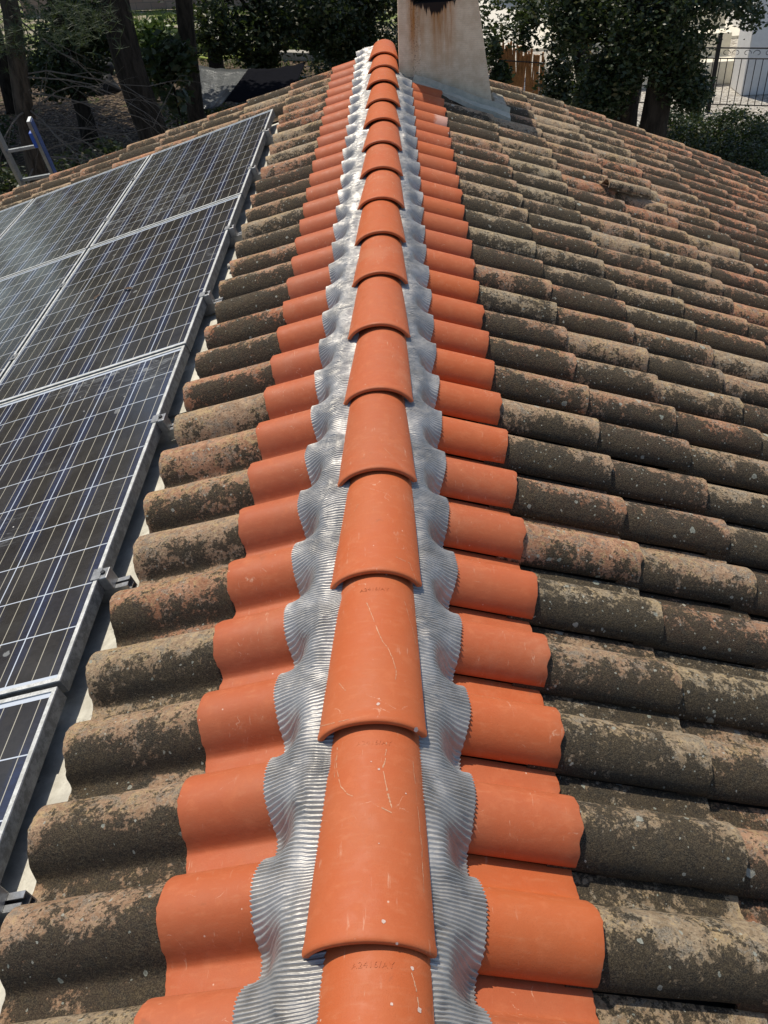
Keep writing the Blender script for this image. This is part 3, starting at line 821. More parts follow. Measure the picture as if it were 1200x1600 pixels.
def oriented(name, loc, label, cat, group=None):
    o = empty(name, (0, 0, 0), label, cat, group)
    # local x = down the slope, local y = along the ridge towards the far gable (left handed side is avoided by z up)
    mt = Matrix((Vector((0, 1, 0)), -XL, ZL)).transposed().to_4x4()     # local X along ridge (+y), local Y up the slope
    o.matrix_world = Matrix.Translation(loc) @ mt
    return o
# panels: local x along ridge 0..PLn, local y up the slope; glass has its own axes for the cells
PLn, PWn = PL-.018, PW-.016
def frame_mesh():
    mb = MB(); H = .042; T = .011
    mb.box((PLn/2, T/2, -H/2), (PLn, T, H)); mb.box((PLn/2, PWn-T/2, -H/2), (PLn, T, H))
    mb.box((T/2, PWn/2, -H/2), (T, PWn-2*T, H)); mb.box((PLn-T/2, PWn/2, -H/2), (T, PWn-2*T, H))
    return mesh('frame', mb.v, mb.f)
fme = frame_mesh()
def glass_mesh():
    T = .011; z = -.0035
    # glass object is rotated so its own x runs up-slope and y along the ridge
    vs = [(T-.001, T-.001, z), (PWn-T+.001, T-.001, z), (PWn-T+.001, PLn-T+.001, z), (T-.001, PLn-T+.001, z)]
    vb = [(x, y, -.010) for x, y, _ in vs]
    return mesh('cell_glass', vs+vb, [(0, 1, 2, 3), (4, 7, 6, 5), (0, 4, 5, 1), (1, 5, 6, 2), (2, 6, 7, 3), (3, 7, 4, 0)])
gme = glass_mesh()
CT = 'solar panels in rows on the left slope'
rowname = ['nearest', 'second', 'third', 'farthest']; colname = ['beside the ridge tiles', 'second from the ridge', 'third from the ridge']
for c_ in range(4):
    for r_ in range(-1, 3):
        if c_ == 3 and r_ < 1: continue
        s_low = P0+c_*PW+PWn
        loc = lpt(s_low, Q0+r_*PL+.009, HP)
        rowlab = ['nearest panel, mostly cut off,', 'near middle panel', 'far middle panel', 'farthest panel'][r_+1]
        collab = ['in the column beside the tiles at the ridge', 'in the second column from the ridge', 'in the third column from the ridge', 'in the fourth column from the ridge'][c_]
        dust = {(0, 1): 'dusty smeared ', (0, 2): 'smeared '}.get((c_, r_), '')
        o = oriented('solar_panel', loc, f'{dust}blue-black solar {rowlab} {collab}'.replace('solar nearest panel', 'nearest solar panel').replace('solar near middle panel', 'near middle solar panel').replace('solar far middle panel', 'far middle solar panel').replace('solar farthest panel', 'farthest solar panel'), 'solar panel', CT)
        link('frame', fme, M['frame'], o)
        g = link('cell_glass', gme, M['glass'], o)
        # own axes: x -> up slope (local Y of the panel), y -> along ridge (local X), mirrored order handled by flipping x
        g.matrix_local = Matrix(((0, 1, 0, 0), (-1, 0, 0, PWn), (0, 0, 1, 0), (0, 0, 0, 1)))
# rails with end clamps
railY = [.80, 1.67, 2.42, 3.36, 4.09, 4.98, 5.69]
for n_, y in enumerate(railY):
    o = oriented('mounting_rail', lpt(P0+.02, y, .004), f'aluminium mounting rail under the panels, {ordn(n_+1)} from the near end', 'rail', 'rails carrying the solar panels')
    mb = MB()
    # channel section running along local Y (negative = down the slope)
    Lr = 3.3; a, b = .085, -Lr
    for bx in (-.018, .018): mb.box((bx, (a+b)/2, .0195), (.003, a-b, .039))
    mb.box((0, (a+b)/2, .0022), (.033, a-b, .003)); mb.box((-.0105, (a+b)/2, .0378), (.012, a-b, .003)); mb.box((.0105, (a+b)/2, .0378), (.012, a-b, .003))
    mb.box((0, (a+b)/2, .018), (.033, a-b, .0025))
    mb.build('channel', M['alu'], o)
    cb = MB(); cb.box((0, .034, .0615), (.042, .028, .044), bev=.002); cb.box((0, .015, .0842), (.042, .026, .0035)); 
    cl = cb.build('end_clamp', M['alu'], o)
    bb = MB(); bb.tube([(0, .034, .083), (0, .034, .089)], .0065, 12); bb.build('bolt', M['darkmetal'], cl, True)
    mb2 = MB()
    mb2.box((0, -PW+.026, .0845), (.05, .030, .004)); mb2.tube([(0, -PW+.026, .084), (0, -PW+.026, .091)], .006, 10)
    mb2.build('mid_clamp', M['alu'], o)
# pebble and scraps
def blob(name, loc, r, mat, label, cat, sx=1, sy=1, sz=.7, seed=0):
    bm = bmesh.new(); bmesh.ops.create_icosphere(bm, subdivisions=3, radius=1)
    for v in bm.verts:
        k = 1+.35*noise.noise(v.co*1.6+Vector((seed, 0, 0)))+.12*noise.noise(v.co*5+Vector((seed, 0, 0)))
        v.co = Vector((v.co.x*sx, v.co.y*sy, v.co.z*sz))*r*k
    me = bpy.data.meshes.new(name); bm.to_mesh(me); bm.free(); me.polygons.foreach_set('use_smooth', [True]*len(me.polygons))
    o = link(name, me, mat); o.location = loc
    if label: tag(o, label, cat)
    return o
blob('stone_chip', lpt(.708, 3.78, .016), .017, M['stone2'], 'small white stone chip lying on the sheet beside the third rail', 'stone', 1, 1.3, .7, 3)
def leaf_thing(s, y, a, lab):
    m_ = MB(); L = .03
    pts = [(-L, 0, 0), (-L*.3, L*.32, .006), (L*.5, L*.25, .004), (L, 0, .001), (L*.5, -L*.25, .004), (-L*.3, -L*.32, .006)]
    m_.v += [Vector(p) for p in pts] + [Vector((p[0], p[1], p[2]-.0012)) for p in pts] ; m_.f += [(5, 4, 3, 2, 1, 0), (6, 7, 8, 9, 10, 11)] + [(i, (i+1) % 6, 6+(i+1) % 6, 6+i) for i in range(6)]
    o = m_.build('dry_leaf', M['deadleaf']); o.matrix_world = Matrix.Translation(lpt(s, y, HP+.002)) @ Matrix((Vector((0, 1, 0)), -XL, ZL)).transposed().to_4x4() @ Matrix.Rotation(a, 4, 'Z')
    tag(o, lab, 'leaf', 'dry leaves on the panels')
leaf_thing(1.35, 3.75, .4, 'dry brown leaf on the far middle panel, towards its lower side')
leaf_thing(1.18, 3.72, 2.1, 'dark dry leaf near the centre of the far middle panel')
leaf_thing(2.05, 5.6, 1.1, 'dry leaf on the farthest panel of the second column')

# ------------------------------------------------------------------ chimney
ch = empty('chimney', (.43, 6.6, 0), 'tapered rendered chimney with rust runs and soot below its opening', 'chimney')
def chp(name, mb, mat, smooth=False): 
    me = mesh(name, [Vector(v)-ch.location for v in mb.v], mb.f, smooth, 35); return link(name, me, mat, ch)
YF, YB = 6.30, 6.86
def chx(z): return (.118+.025*(z+.2), .745-.162*(z+.2))
def shaft():
    mb = MB(); OZ0, OZ1 = .425, .60; OX0, OX1 = .235, .50
    # outer front is cut round the smoke opening; built from slabs that butt together
    def prism(z0, z1, fx0, fx1, yf, yb):
        b = len(mb.v)
        for z in (z0, z1):
            x0, x1 = fx0(z), fx1(z)
            ins = .05*(z+.2)
            for x, y in ((x0, yf+ins*.4), (x1, yf+ins*.4), (x1, yb-ins), (x0, yb-ins)): mb.v.append(Vector((x, y, z)))
        for q in ((3, 2, 1, 0), (4, 5, 6, 7), (0, 1, 5, 4), (1, 2, 6, 5), (2, 3, 7, 6), (3, 0, 4, 7)): mb.f.append(tuple(b+i for i in q))
    L_ = lambda z: chx(z)[0]; R2 = lambda z: chx(z)[1]
    prism(-.42, OZ0, L_, R2, YF, YB)
    prism(OZ0, OZ1, L_, lambda z: OX0, YF, YB); prism(OZ0, OZ1, lambda z: OX1, R2, YF, YB)
    prism(OZ1, .78, L_, R2, YF, YB)
    return mb
chp('shaft', shaft(), M['chim'])
mb = MB(); mb.box((.3675, 6.62, .512), (.263, .06, .17)); chp('smoke_opening', mb, M['soot'])
mb = MB(); mb.box((.40, 6.58, .81), (.66, .74, .06), bev=.008); chp('cap', mb, M['chim'])
# broken mortar fillet at the foot and zinc apron lying in front
def ribbon(side, pts_s, y_fn, widths, h_fn, name, mat, parent, th=.006, seed=0):
    pass
mb = MB()
fil = []
N = 34
for j in range(N+1):
    s = .10+.70*j/N
    top = .030+.025*noise.noise(Vector((s*9, 1, 0)))+.03*(1-j/N)
    base_y = 6.225+.02*noise.noise(Vector((s*14, 3, 0)))
    for (yy, h) in ((6.33, .02+top), (6.29, .02+top*.9+.012*noise.noise(Vector((s*40, 3, 1)))), (6.262+.01*noise.noise(Vector((s*30, 9, 1))), .03+top*.45), (base_y, .032+.012*noise.noise(Vector((s*25, 5, 0)))), (base_y-.004, -.03)):
        mb.v.append(sp(1, s, yy, h))
for j in range(N):
    for k in range(4): a = j*5+k; mb.f.append((a, a+1, a+6, a+5))
chp('mortar_fillet', mb, M['mortar'], True)
# right foot block of mortar
mb = MB()
X1, Y1_, Z1 = slope_basis(1)
mb.box(sp(1, .825, 6.42, .03), (.09, .30, .09), Matrix((X1, Y1_, Z1)).transposed(), bev=.012); chp('mortar_foot', mb, M['mortar'])
# apron: a folded zinc strip with a turned-up rear edge
mb = MB(); N = 20
for j in range(N+1):
    f = j/N; s = .20+.66*f
    yc = 6.21-.16*f+.008*math.sin(f*9); wd = .045+.075*f
    hh = .070+.008*noise.noise(Vector((s*7, 0, 0)))
    for (dy, h) in ((wd*.5+.012, hh+.035), (wd*.5, hh+.004), (0, hh+.006), (-wd*.5, hh), (-wd*.5-.006, hh-.034*(.3+f))):
        mb.v.append(sp(1, s, yc+dy, h))
for j in range(N):
    for k in range(4): a = j*5+k; mb.f.append((a, a+1, a+6, a+5))
b = len(mb.v)
for k in range(5):
    v = mb.v[N*5+k]; mb.v.append(v + Z1*-.05 + X1*.012)
for k in range(4): mb.f.append((N*5+k, N*5+k+1, b+k+1, b+k))
ap = chp('zinc_apron', mb, M['lead'])
ap.modifiers.new('thick', 'SOLIDIFY').thickness = .004

# ------------------------------------------------------------------ ladder behind the far eave
lad = empty('ladder', (-3.0, 7.3, G), 'aluminium ladder with blue sides leaning at the far gable of the left slope', 'ladder')
def lp(v): return Vector(v)-lad.location
YLd = 7.30
tl, tr = at(-6, 205, YLd-.02), at(45, 186, YLd)
dn = Vector((.03, .30, -1)).normalized()
pitchd = .28
for (p, mt, w_) in ((tl, 'ladder', .028), (tr, 'ladder', .028)):
    e = p + dn*3.2
    m_ = MB(); ax = (e-p).normalized(); ex_ = Vector((1, 0, 0)); ex_ = (ex_-ax*ex_.dot(ax)).normalized(); q = Matrix((ex_, ax.cross(ex_), ax)).transposed()
    m_.box(lp((p+e)/2), (.028, .075, (e-p).length), q, bev=.003); st = m_.build('stile', M['ladder'], lad)
    if p is tr:
        m2 = MB(); ex = Vector((1, 0, 0)); ex = (ex-ax*ex.dot(ax)).normalized(); ey = ax.cross(ex); qq = Matrix((ex, ey, ax)).transposed(); m2.box(lp((p+e)/2)+ex*.0175, (.006, .060, (e-p).length-.02), qq); m2.build('blue_face', M['ladderblue'], st)
        m3 = MB(); m3.box(lp(p+dn*.16)+q @ Vector((-.022, .02, 0)), (.03, .05, .13), q, bev=.006); m3.build('blue_bracket', M['blue'], st)
for k in range(1, 11):
    a = tl+dn*(.03+.27*k-.12); b_ = tr+dn*(.27*k-.04)
    m_ = MB(); ax = (b_-a).normalized(); q = ax.to_track_quat('X', 'Z').to_matrix()
    m_.box(lp((a+b_)/2), ((b_-a).length, .030, .026), q, bev=.003); m_.build('rung', M['ladder'], lad)

# ------------------------------------------------------------------ ground
gm = MB(); n = 60
x0, x1, y0, y1 = -60, 60, -12, 110
xs_ = [x0+(x1-x0)*i/n for i in range(n+1)]; ys_ = [y0+(y1-y0)*i/n for i in range(n+1)]
for y in ys_:
    for x in xs_:
        z = G + .10*noise.noise(Vector((x*.2, y*.2, 0))) if (y > 9 and x < 3) else G
        if y > 44: z += (y-44)*.10
        gm.v.append(Vector((x, y, z)))
for j in range(n):
    for i in range(n): a = j*(n+1)+i; gm.f.append((a, a+1, a+n+2, a+n+1))
o = gm.build('ground', M['ground'], smooth=True); tag(o, kind='structure', label='leaf litter and gravel yard around the house')

# ------------------------------------------------------------------ trees
def leaf_cloud(centres, n, size, seed, aspect=.5, droop=.0, gap=.0):
    r = random.Random(seed); vs = []; fs = []
    for _ in range(n):
        c, rad = centres[r.randrange(len(centres))]
        while True:
            p = Vector((r.uniform(-1, 1), r.uniform(-1, 1), r.uniform(-1, 1)))
            if p.length <= 1: break
        # leaves gather on twig-scale clumps
        p = c + Vector((p.x*rad[0], p.y*rad[1], p.z*rad[2]))
        cl = noise.noise(p*1.7+Vector((seed, 0, 0)))
        if cl < gap and r.random() < .88: continue
        for q in range(3):
            pp = p+Vector((r.gauss(0, .06), r.gauss(0, .06), r.gauss(0, .05)))
            d = Vector((r.gauss(0, 1), r.gauss(0, 1), r.gauss(-droop, .6))).normalized(); u = d.orthogonal().normalized()
            u = Matrix.Rotation(r.uniform(0, 6.28), 3, d) @ u
            s_ = size*r.uniform(.6, 1.3); b = len(vs)
            vs += [pp-d*s_*.5, pp+u*s_*aspect*.5, pp+d*s_*.5, pp-u*s_*aspect*.5]
            fs.append((b, b+1, b+2, b+3))
    return vs, fs
def trunk_mb(pts, radii, seed, n=10, limbs=()):
    mb = MB(); r = random.Random(seed)
    P_ = []; Rr = []
    for i in range(len(pts)-1):
        for k in range(4):
            f = k/4; a, b = Vector(pts[i]), Vector(pts[i+1])
            P_.append(a.lerp(b, f)+Vector((noise.noise(Vector((seed, i+f, 0))), noise.noise(Vector((seed, i+f, 5))), 0))*.08*min(1, (i+f))); Rr.append(radii[i]*(1-f)+radii[i+1]*f)
    P_.append(Vector(pts[-1])); Rr.append(radii[-1])
    mb.tube(P_, Rr, n)
    for lpts, lr in limbs: mb.tube(lpts, lr, 6)
    return mb
def tree(label, base, pts, radii, centres, nleaf, size, seed, bark='bark', leaf='oak', name='oak_tree', limbs=(), group='trees standing round the yard', cat='tree', gap=.0):
    base = Vector(base); t = empty(name, base, label, cat, group)
    mb = trunk_mb(pts, radii, seed, limbs=limbs)
    mb.v = [v-base for v in mb.v]; mb.build('trunk', M[bark], t, True)
    if nleaf:
        # branches reaching into the crown
        vs, fs = leaf_cloud(centres, nleaf, size, seed, gap=gap)
        link('crown', mesh('crown', [v-base for v in vs], fs), M[leaf], t)
    return t
def vd(px, py, Y, ptop=None, up=9):
    """foot on the ground below a pixel column, at distance Y"""
    a = at(px, py, Y); return a
def limb(a, b, r0, seed, sagg=.2):
    a, b = Vector(a), Vector(b); pts = []
    for k in range(6):
        f = k/5; p = a.lerp(b, f); p += Vector((noise.noise(Vector((seed, f*3, 0))), noise.noise(Vector((seed, f*3, 4))), noise.noise(Vector((seed, f*3, 8)))))*.25*math.sin(f*math.pi)
        p.z += sagg*math.sin(f*math.pi); pts.append(p)
    return pts, [r0*(1-f/5*.8) for f in range(6)]

def mk(pxa, pya, pxb, pyb, Y, r0, r1):
    """trunk that passes through two picture points at distance Y, carried down to the ground and up to 7 m"""
    a, b = at(pxa, pya, Y), at(pxb, pyb, Y)                 # a upper, b lower
    d = (a-b)/(a.z-b.z)
    foot = b + d*(G-.1-b.z); 
    if foot.z != foot.z: foot = b
    top = a + d*.35*(5.0-a.z) + Vector((0, 0, .65*(5.0-a.z)))
    return [foot, b, a, top], [r0*1.25, r0, r1, r1*.45]

# big dark leaning oak left
pts, rad = mk(178, 0, 236, 200, 13.5, .22, .20)
limbs_ = [limb(pts[2]+Vector((0, 0, .4)), pts[2]+Vector((-2.2, 1.5, 2.6)), .12, 3), limb(pts[2]+Vector((0, 0, .8)), pts[2]+Vector((2.0, .8, 2.8)), .11, 4)]
cr = [(pts[2]+Vector((-1.2, .8, 3.2)), (2.4, 2.4, 1.5)), (pts[2]+Vector((1.4, .4, 3.8)), (2.2, 2.2, 1.4)), (pts[2]+Vector((.2, 1.8, 4.8)), (2.6, 2.4, 1.5))]
tree('big dark oak with thick leaning trunk behind the second column of panels', pts[0], pts, rad, cr, 22000, .13, 11, limbs=limbs_, gap=-.3)
# second, straighter trunk
pts, rad = mk(287, 0, 306, 178, 15.5, .14, .13)
cr = [(pts[2]+Vector((-.5, .8, 2.9)), (2.3, 2.2, 1.4)), (pts[2]+Vector((1.6, .3, 3.0)), (2.0, 2.0, 1.3)), (pts[2]+Vector((.4, 1.5, 4.2)), (2.2, 2.2, 1.3))]
tree('dark oak with straight slender trunk left of the hanging tarp', pts[0], pts, rad, cr, 20000, .13, 12, gap=-.3, limbs=[limb(pts[2], pts[2]+Vector((1.8, .5, 2.2)), .08, 7)])
# thin leaning stem further back left
pts, rad = mk(100, 70, 122, 150, 20, .16, .12)
cr = [(at(95, 40, 20)+Vector((0, 0, 1.6)), (2.2, 2.0, 1.5)), (at(95, 100, 20), (.9, .8, .7)), (at(135, 45, 21), (.9, .8, .7))]
tree('thin leaning oak half hidden among dead pine twigs at far left', pts[0], pts, rad, cr, 9000, .12, 13)
# pine with dead branches far left
pts, rad = mk(18, 20, 62, 290, 11.0, .12, .10)
nd_c = [(at(60, 35, 10.5), (.75, .5, .35)), (at(120, 30, 10.2), (.45, .4, .3)), (at(20, 60, 10.8), (.5, .4, .3))]
pine = empty('pine_tree', pts[0], 'rough barked pine with bare dead twigs beyond the ladder', 'tree', 'trees standing round the yard')
mb = trunk_mb(pts, rad, 14); mb.v = [v-pts[0] for v in mb.v]; mb.build('trunk', M['pinebark'], pine, True)
tw = MB(); r = random.Random(5)
def twig(a, d, L, rad_, depth):
    p = [Vector(a)]; dd = Vector(d).normalized()
    for k in range(5):
        dd = (dd + Vector((r.gauss(0, .16), r.gauss(0, .16), r.gauss(-.07, .12)))).normalized(); p.append(p[-1]+dd*L/5)
    tw.tube(p, [rad_*(1-k/5*.75) for k in range(6)], 4, False)
    if depth:
        for k in range(1, 6):
            if r.random() < .85: twig(p[k], dd+Vector((r.gauss(0, .6), r.gauss(0, .5), r.gauss(-.15, .5))), L*.45, rad_*.45, depth-1)
for k in range(13):
    f = r.uniform(.12, 1.0); a = Vector(pts[1]).lerp(Vector(pts[2]), f)
    twig(a, (r.uniform(-.2, 1), r.uniform(-.7, .3), r.uniform(-.25, .35)), r.uniform(.8, 1.7), .012, 2)
tw.v = [v-pts[0] for v in tw.v]; tw.build('dead_branches', M['twig'], pine, True)
# needles in tufts
vs, fs = [], []
for c, rd in nd_c + [(Vector(pts[2])+Vector((0, 0, 2.5)), (2.0, 1.8, 1.2)), (Vector(pts[2])+Vector((-1.5, 1.2, 2.2)), (2.0, 1.8, 1.2)), (Vector(pts[2])+Vector((1.9, 1.6, 3.2)), (1.9, 1.6, 1.1))]:
    nt2 = 110 if rd[0] < 1 else 700
    for _ in range(nt2):
        p = c+Vector((r.gauss(0, .5)*rd[0], r.gauss(0, .5)*rd[1], r.gauss(0, .5)*rd[2]))
        for q in range(10):
            d = Vector((r.gauss(0, 1), r.gauss(0, 1), r.gauss(.2, .8))).normalized()*r.uniform(.07, .12); u = d.orthogonal().normalized()*.0035; b = len(vs)
            vs += [p-u, p+u, p+d]; fs.append((b, b+1, b+2))
link('crown', mesh('crown', [v-pts[0] for v in vs], fs), M['needle'], pine)

# centre oaks with hanging foliage
pts, rad = mk(402, 20, 410, 108, 19.5, .14, .11)
cr = [(at(350, 20, 19), (1.2, .9, .7)), (at(430, 22, 19), (1.3, .9, .65)), (at(400, 60, 19.4), (.5, .5, .6)), (at(408, 88, 19.4), (.32, .3, .45)), (at(480, 35, 19), (.9, .7, .55)), (at(420, -40, 20), (2.4, 1.8, 1.2)), (at(330, 60, 19), (.5, .5, .4))]
tree('bushy oak hung with dark leaves above the coiled hose', pts[0], pts, rad, cr, 9000, .11, 21, limbs=[limb(pts[2], at(340, 15, 19), .05, 9), limb(pts[2], at(480, 20, 19), .05, 8)])
pts, rad = mk(560, 20, 548, 78, 20.5, .15, .11)
cr = [(at(545, 30, 20), (.9, .8, .7)), (at(590, 25, 20), (.7, .7, .7)), (at(510, 50, 20), (.6, .5, .5)), (at(540, 65, 20.2), (.6, .5, .35)), (at(575, -40, 21), (2.2, 1.8, 1.2))]
tree('dense dark oak close behind the far end of the ridge', pts[0], pts, rad, cr, 9000, .11, 22, limbs=[limb(pts[2], at(610, 5, 20), .05, 9), limb(pts[2], at(500, 30, 20), .05, 8)])
# tall oaks added, crowns out of view, to keep the yard in shade
for k, (x, y, z, rr_, sd, lab) in enumerate([(-9.5, 23, 1.2, 3.4, 41, 'added oak crown shading the litter beyond the pine at far left'), (-4.5, 24, 1.6, 3.2, 42, 'added oak crown shading the yard behind the two dark trunks'), (-14, 17, 1.5, 3.4, 43, 'added shade oak outside the yard edge to the left'), (-1.0, 26.5, 1.8, 2.8, 44, 'added shade oak behind the bushy trees beyond the ridge end'), (-11.2, 12.5, 3.0, 4.2, 45, 'tall added shade oak, trunk outside the left edge of the yard'), (-12.5, 20.5, 2.2, 3.4, 46, 'added shade oak at the far left whose crown covers the litter'), (4.2, 16.8, 3.0, 2.4, 48, 'tall added shade oak with high crown above the reed screen')]):
    b = Vector((x, y, G)); top = Vector((x+.3, y+.2, z))
    cr = [(Vector((x+random.Random(sd+q).uniform(-1, 1)*rr_*.5, y+random.Random(sd+q+9).uniform(-1, 1)*rr_*.5, z+.9+q*.25)), (rr_*.7, rr_*.7, 1.0)) for q in range(6)]
    tree(lab, b, [b-Vector((0, 0, .1)), b.lerp(top, .5), top], [.2, .16, .08], cr, 14000, .17, sd, gap=-.3)
# saplings
for px_, py_, Y, lab, sd in ((262, 95, 14.5, 'leafy sapling between the two dark trunks', 51), (248, 60, 17, 'young broad-leaved sapling with drooping leaves behind the big trunk', 52)):
    c = at(px_, py_, Y); b = Vector((c.x, c.y, G)); 
    m_ = [b-Vector((0, 0, .05)), b.lerp(c, .5)+Vector((.04, 0, 0)), c]
    tree(lab, b, m_, [.022, .018, .01], [(c, (.42, .35, .34)), (c-Vector((.1, 0, .45)), (.35, .3, .3))], 700, .16, sd, leaf='bright' if sd == 52 else 'oak', name='sapling', group='saplings under the oaks')
for k, (x, y, z_, lab) in enumerate(((-7.6, 15.2, 1.1, 'dark bush in the shade beyond the ladder'), (-5.6, 16.6, .9, 'dark bush left of the thick leaning trunk'), (-9.6, 19.0, 1.3, 'dark bush below the thin leaning oak'), (-4.1, 19.5, .9, 'dark bush between the two dark trunks'), (-11.8, 22.0, 1.5, 'dark bush at the far left under the oaks'), (-1.6, 22.5, 1.2, 'dark bush left of the far end of the ridge'), (.2, 23.5, 1.2, 'dark bush beyond the chimney'))):
    root = empty('shrub', (x, y, G), lab, 'shrub', 'shrubs under the oaks')
    vs, fs = leaf_cloud([(Vector((0, 0, z_*.5)), (z_*.9, z_*.7, z_*.55)), (Vector((z_*.6, .2, z_*.35)), (z_*.6, z_*.6, z_*.4))], 2200, .10, 90+k)
    link('foliage', mesh('foliage', vs, fs), M['oak'], root)
# right-hand trees
pts, rad = mk(975, 40, 968, 185, 14.0, .27, .24)
cr = [(at(960, 60, 13.6), (.75, .8, .7)), (at(905, 20, 13.8), (.45, .6, .4)), (at(1010, 30, 13.6), (.6, .7, .6)), (at(945, 120, 13.6), (.45, .5, .55)), (at(990, -60, 14), (1.6, 1.4, .9)), (at(930, 160, 13.5), (.25, .3, .3))]
tree('ivy-clad tree with thick black trunk beyond the right slope', pts[0], pts, rad, cr, 12000, .085, 31, name='ivy_tree', limbs=[limb(pts[2], at(880, -10, 13.6), .09, 3)])
pts, rad = mk(1040, 40, 1022, 190, 13.4, .20, .17)
cr = [(at(1045, 60, 13.2), (.5, .6, .7)), (at(1080, 30, 13.0), (.42, .5, .42)), (at(1060, 115, 13.2), (.32, .4, .45)), (at(1080, 145, 13.1), (.22, .3, .22)), (at(1060, -60, 13.4), (1.3, 1.2, .8)), (at(1135, 10, 12.8), (.42, .4, .20)), (at(1170, 25, 12.7), (.18, .2, .16))]
tree('second dark tree, its leaves hanging in front of the iron fence', pts[0], pts, rad, cr, 7000, .075, 32, name='ivy_tree', limbs=[limb(pts[2], at(1170, 15, 12.7), .035, 6), limb(at(1040, 90, 13.3), at(1090, 140, 13.1), .02, 2)])
pts, rad = mk(895, -5, 905, 70, 17.0, .15, .11)
cr = [(at(790, 22, 16.6), (.70, .6, .42)), (at(765, 78, 16.4), (.16, .3, .36)), (at(850, 15, 16.6), (.45, .4, .28)), (at(850, 60, 16.4), (.5, .4, .26)), (at(905, 95, 16.6), (.5, .5, .35)), (at(870, 135, 16.4), (.35, .4, .45)), (at(782, 118, 16.3), (.10, .2, .12)), (at(830, -60, 17), (1.9, 1.5, .8)), (at(900, 150, 16.4), (.3, .3, .25))]
tree('spreading oak with curved bare limb in front of the pale block wall', pts[0], pts, rad, cr, 4400, .10, 33, limbs=[limb(pts[2], at(865, -20, 17), .09, 3), limb(at(905, 60, 17), at(940, 20, 17), .06, 13), limb(at(903, 50, 17), at(800, 60, 16.5), .05, 15)])

# ------------------------------------------------------------------ yard furniture, left
tp = empty('tarpaulin', at(360, 130, 17.5), 'silver and black tarpaulin hung slack between the oaks', 'tarp')
def cloth(name, corners, mat, sagz, seed, nu=26, nv=12):
    a, b, c, d = [Vector(q) for q in corners]; vs = []
    for j in range(nv+1):
        for i in range(nu+1):
            u, v = i/nu, j/nv
            p = a.lerp(b, u).lerp(d.lerp(c, u), v)
            p.z -= sagz*math.sin(math.pi*u)*(1-v*.4)
            p += Vector((0, 1, 0))*(.10*noise.noise(Vector((u*7, v*3, seed)))+.04*noise.noise(Vector((u*24, v*5, seed))))
            vs.append(p-tp.location)
    o = link(name, mesh(name, vs, [(j*(nu+1)+i, j*(nu+1)+i+1, (j+1)*(nu+1)+i+1, (j+1)*(nu+1)+i) for j in range(nv) for i in range(nu)], True), mat, tp)
    o.modifiers.new('thick', 'SOLIDIFY').thickness = .006
cloth('silver_sheet', (at(302, 100, 17.5), at(392, 107, 17.3), at(345, 165, 15.8), at(305, 170, 15.8)), M['tarp'], .05, 2)
cloth('black_sheet', (at(388, 108, 17.2), at(478, 97, 17.8), at(455, 150, 15.8), at(350, 160, 15.6)), M['net'], .04, 5)
hs = MB(); hp_ = []
for k in range(120):
    f = k/119; a_ = f*math.pi*2*3.2; rr_ = .55+.12*math.sin(a_*.7)
    hp_.append(onz(357, 86, G+.05)+Vector((rr_*math.cos(a_)*1.2+.1*noise.noise(Vector((f*9, 0, 0))), rr_*math.sin(a_), .02+.015*f*3)))
hs.tube(hp_, .028, 6); o = hs.build('garden_hose', M['hose'], None, True, origin=hp_[0].copy()); tag(o, 'yellow-green garden hose coiled on the litter under the bushy oak', 'hose')
def slab_wall(name, a, b, h, th, mat, label, cat, z0=G, group=None):
    a, b = Vector(a), Vector(b); d = b-a; L = d.length; ang = math.atan2(d.y, d.x)
    m_ = MB(); m_.box((0, 0, h/2), (L, th, h), bev=.015); o = m_.build(name, M[mat]); mid = (a+b)/2
    o.location = (mid.x, mid.y, z0); o.rotation_euler = (0, 0, ang); tag(o, label, cat, group); return o
slab_wall('garden_wall', (-14, 37.5, 0), (-4.5, 36.2, 0), 2.2, .25, 'brickwall', 'dull pink block wall at the back of the left yard', 'wall')
slab_wall('garden_wall', (-30, 34, 0), (-15.5, 37.3, 0), 2.0, .25, 'stone', 'rough dark wall at the far left behind the pine', 'wall')
slab_wall('low_planter', onz(420, 92, G), onz(600, 98, G), .22, .3, 'stone2', 'low stone edging on the ground beyond the tarpaulin', 'edging')
for (px_, py_, s_, mt, lab, cat) in ((478, 9, .5, 'blue', 'bright blue plastic sheet bundle seen through leaves above the hose', 'sheet'), (526, 4, .42, 'blue', 'blue plastic bundle beside the dense dark oak', 'sheet'), (585, 22, .22, 'stone2', 'pale boulder seen through leaves behind the ridge end', 'stone')):
    c = onz(px_, py_, G); blob('garden_bundle' if mt == 'blue' else 'boulder', c+Vector((0, 0, s_*.4)), s_, M[mt], lab, cat, 1.3, 1, .7, px_)
for (px_, py_, s_, lab) in ((155, 118, .45, 'dark rubbish bag beside the lit grass on the left'), (162, 145, .4, 'black pot on the litter left of the big trunk')):
    c = onz(px_, py_, G); blob('garden_bag' if px_ == 155 else 'plant_pot', c+Vector((0, 0, s_*.35)), s_, M['darkpot'], lab, 'bag' if px_ == 155 else 'pot', 1.1, 1, .8, px_)
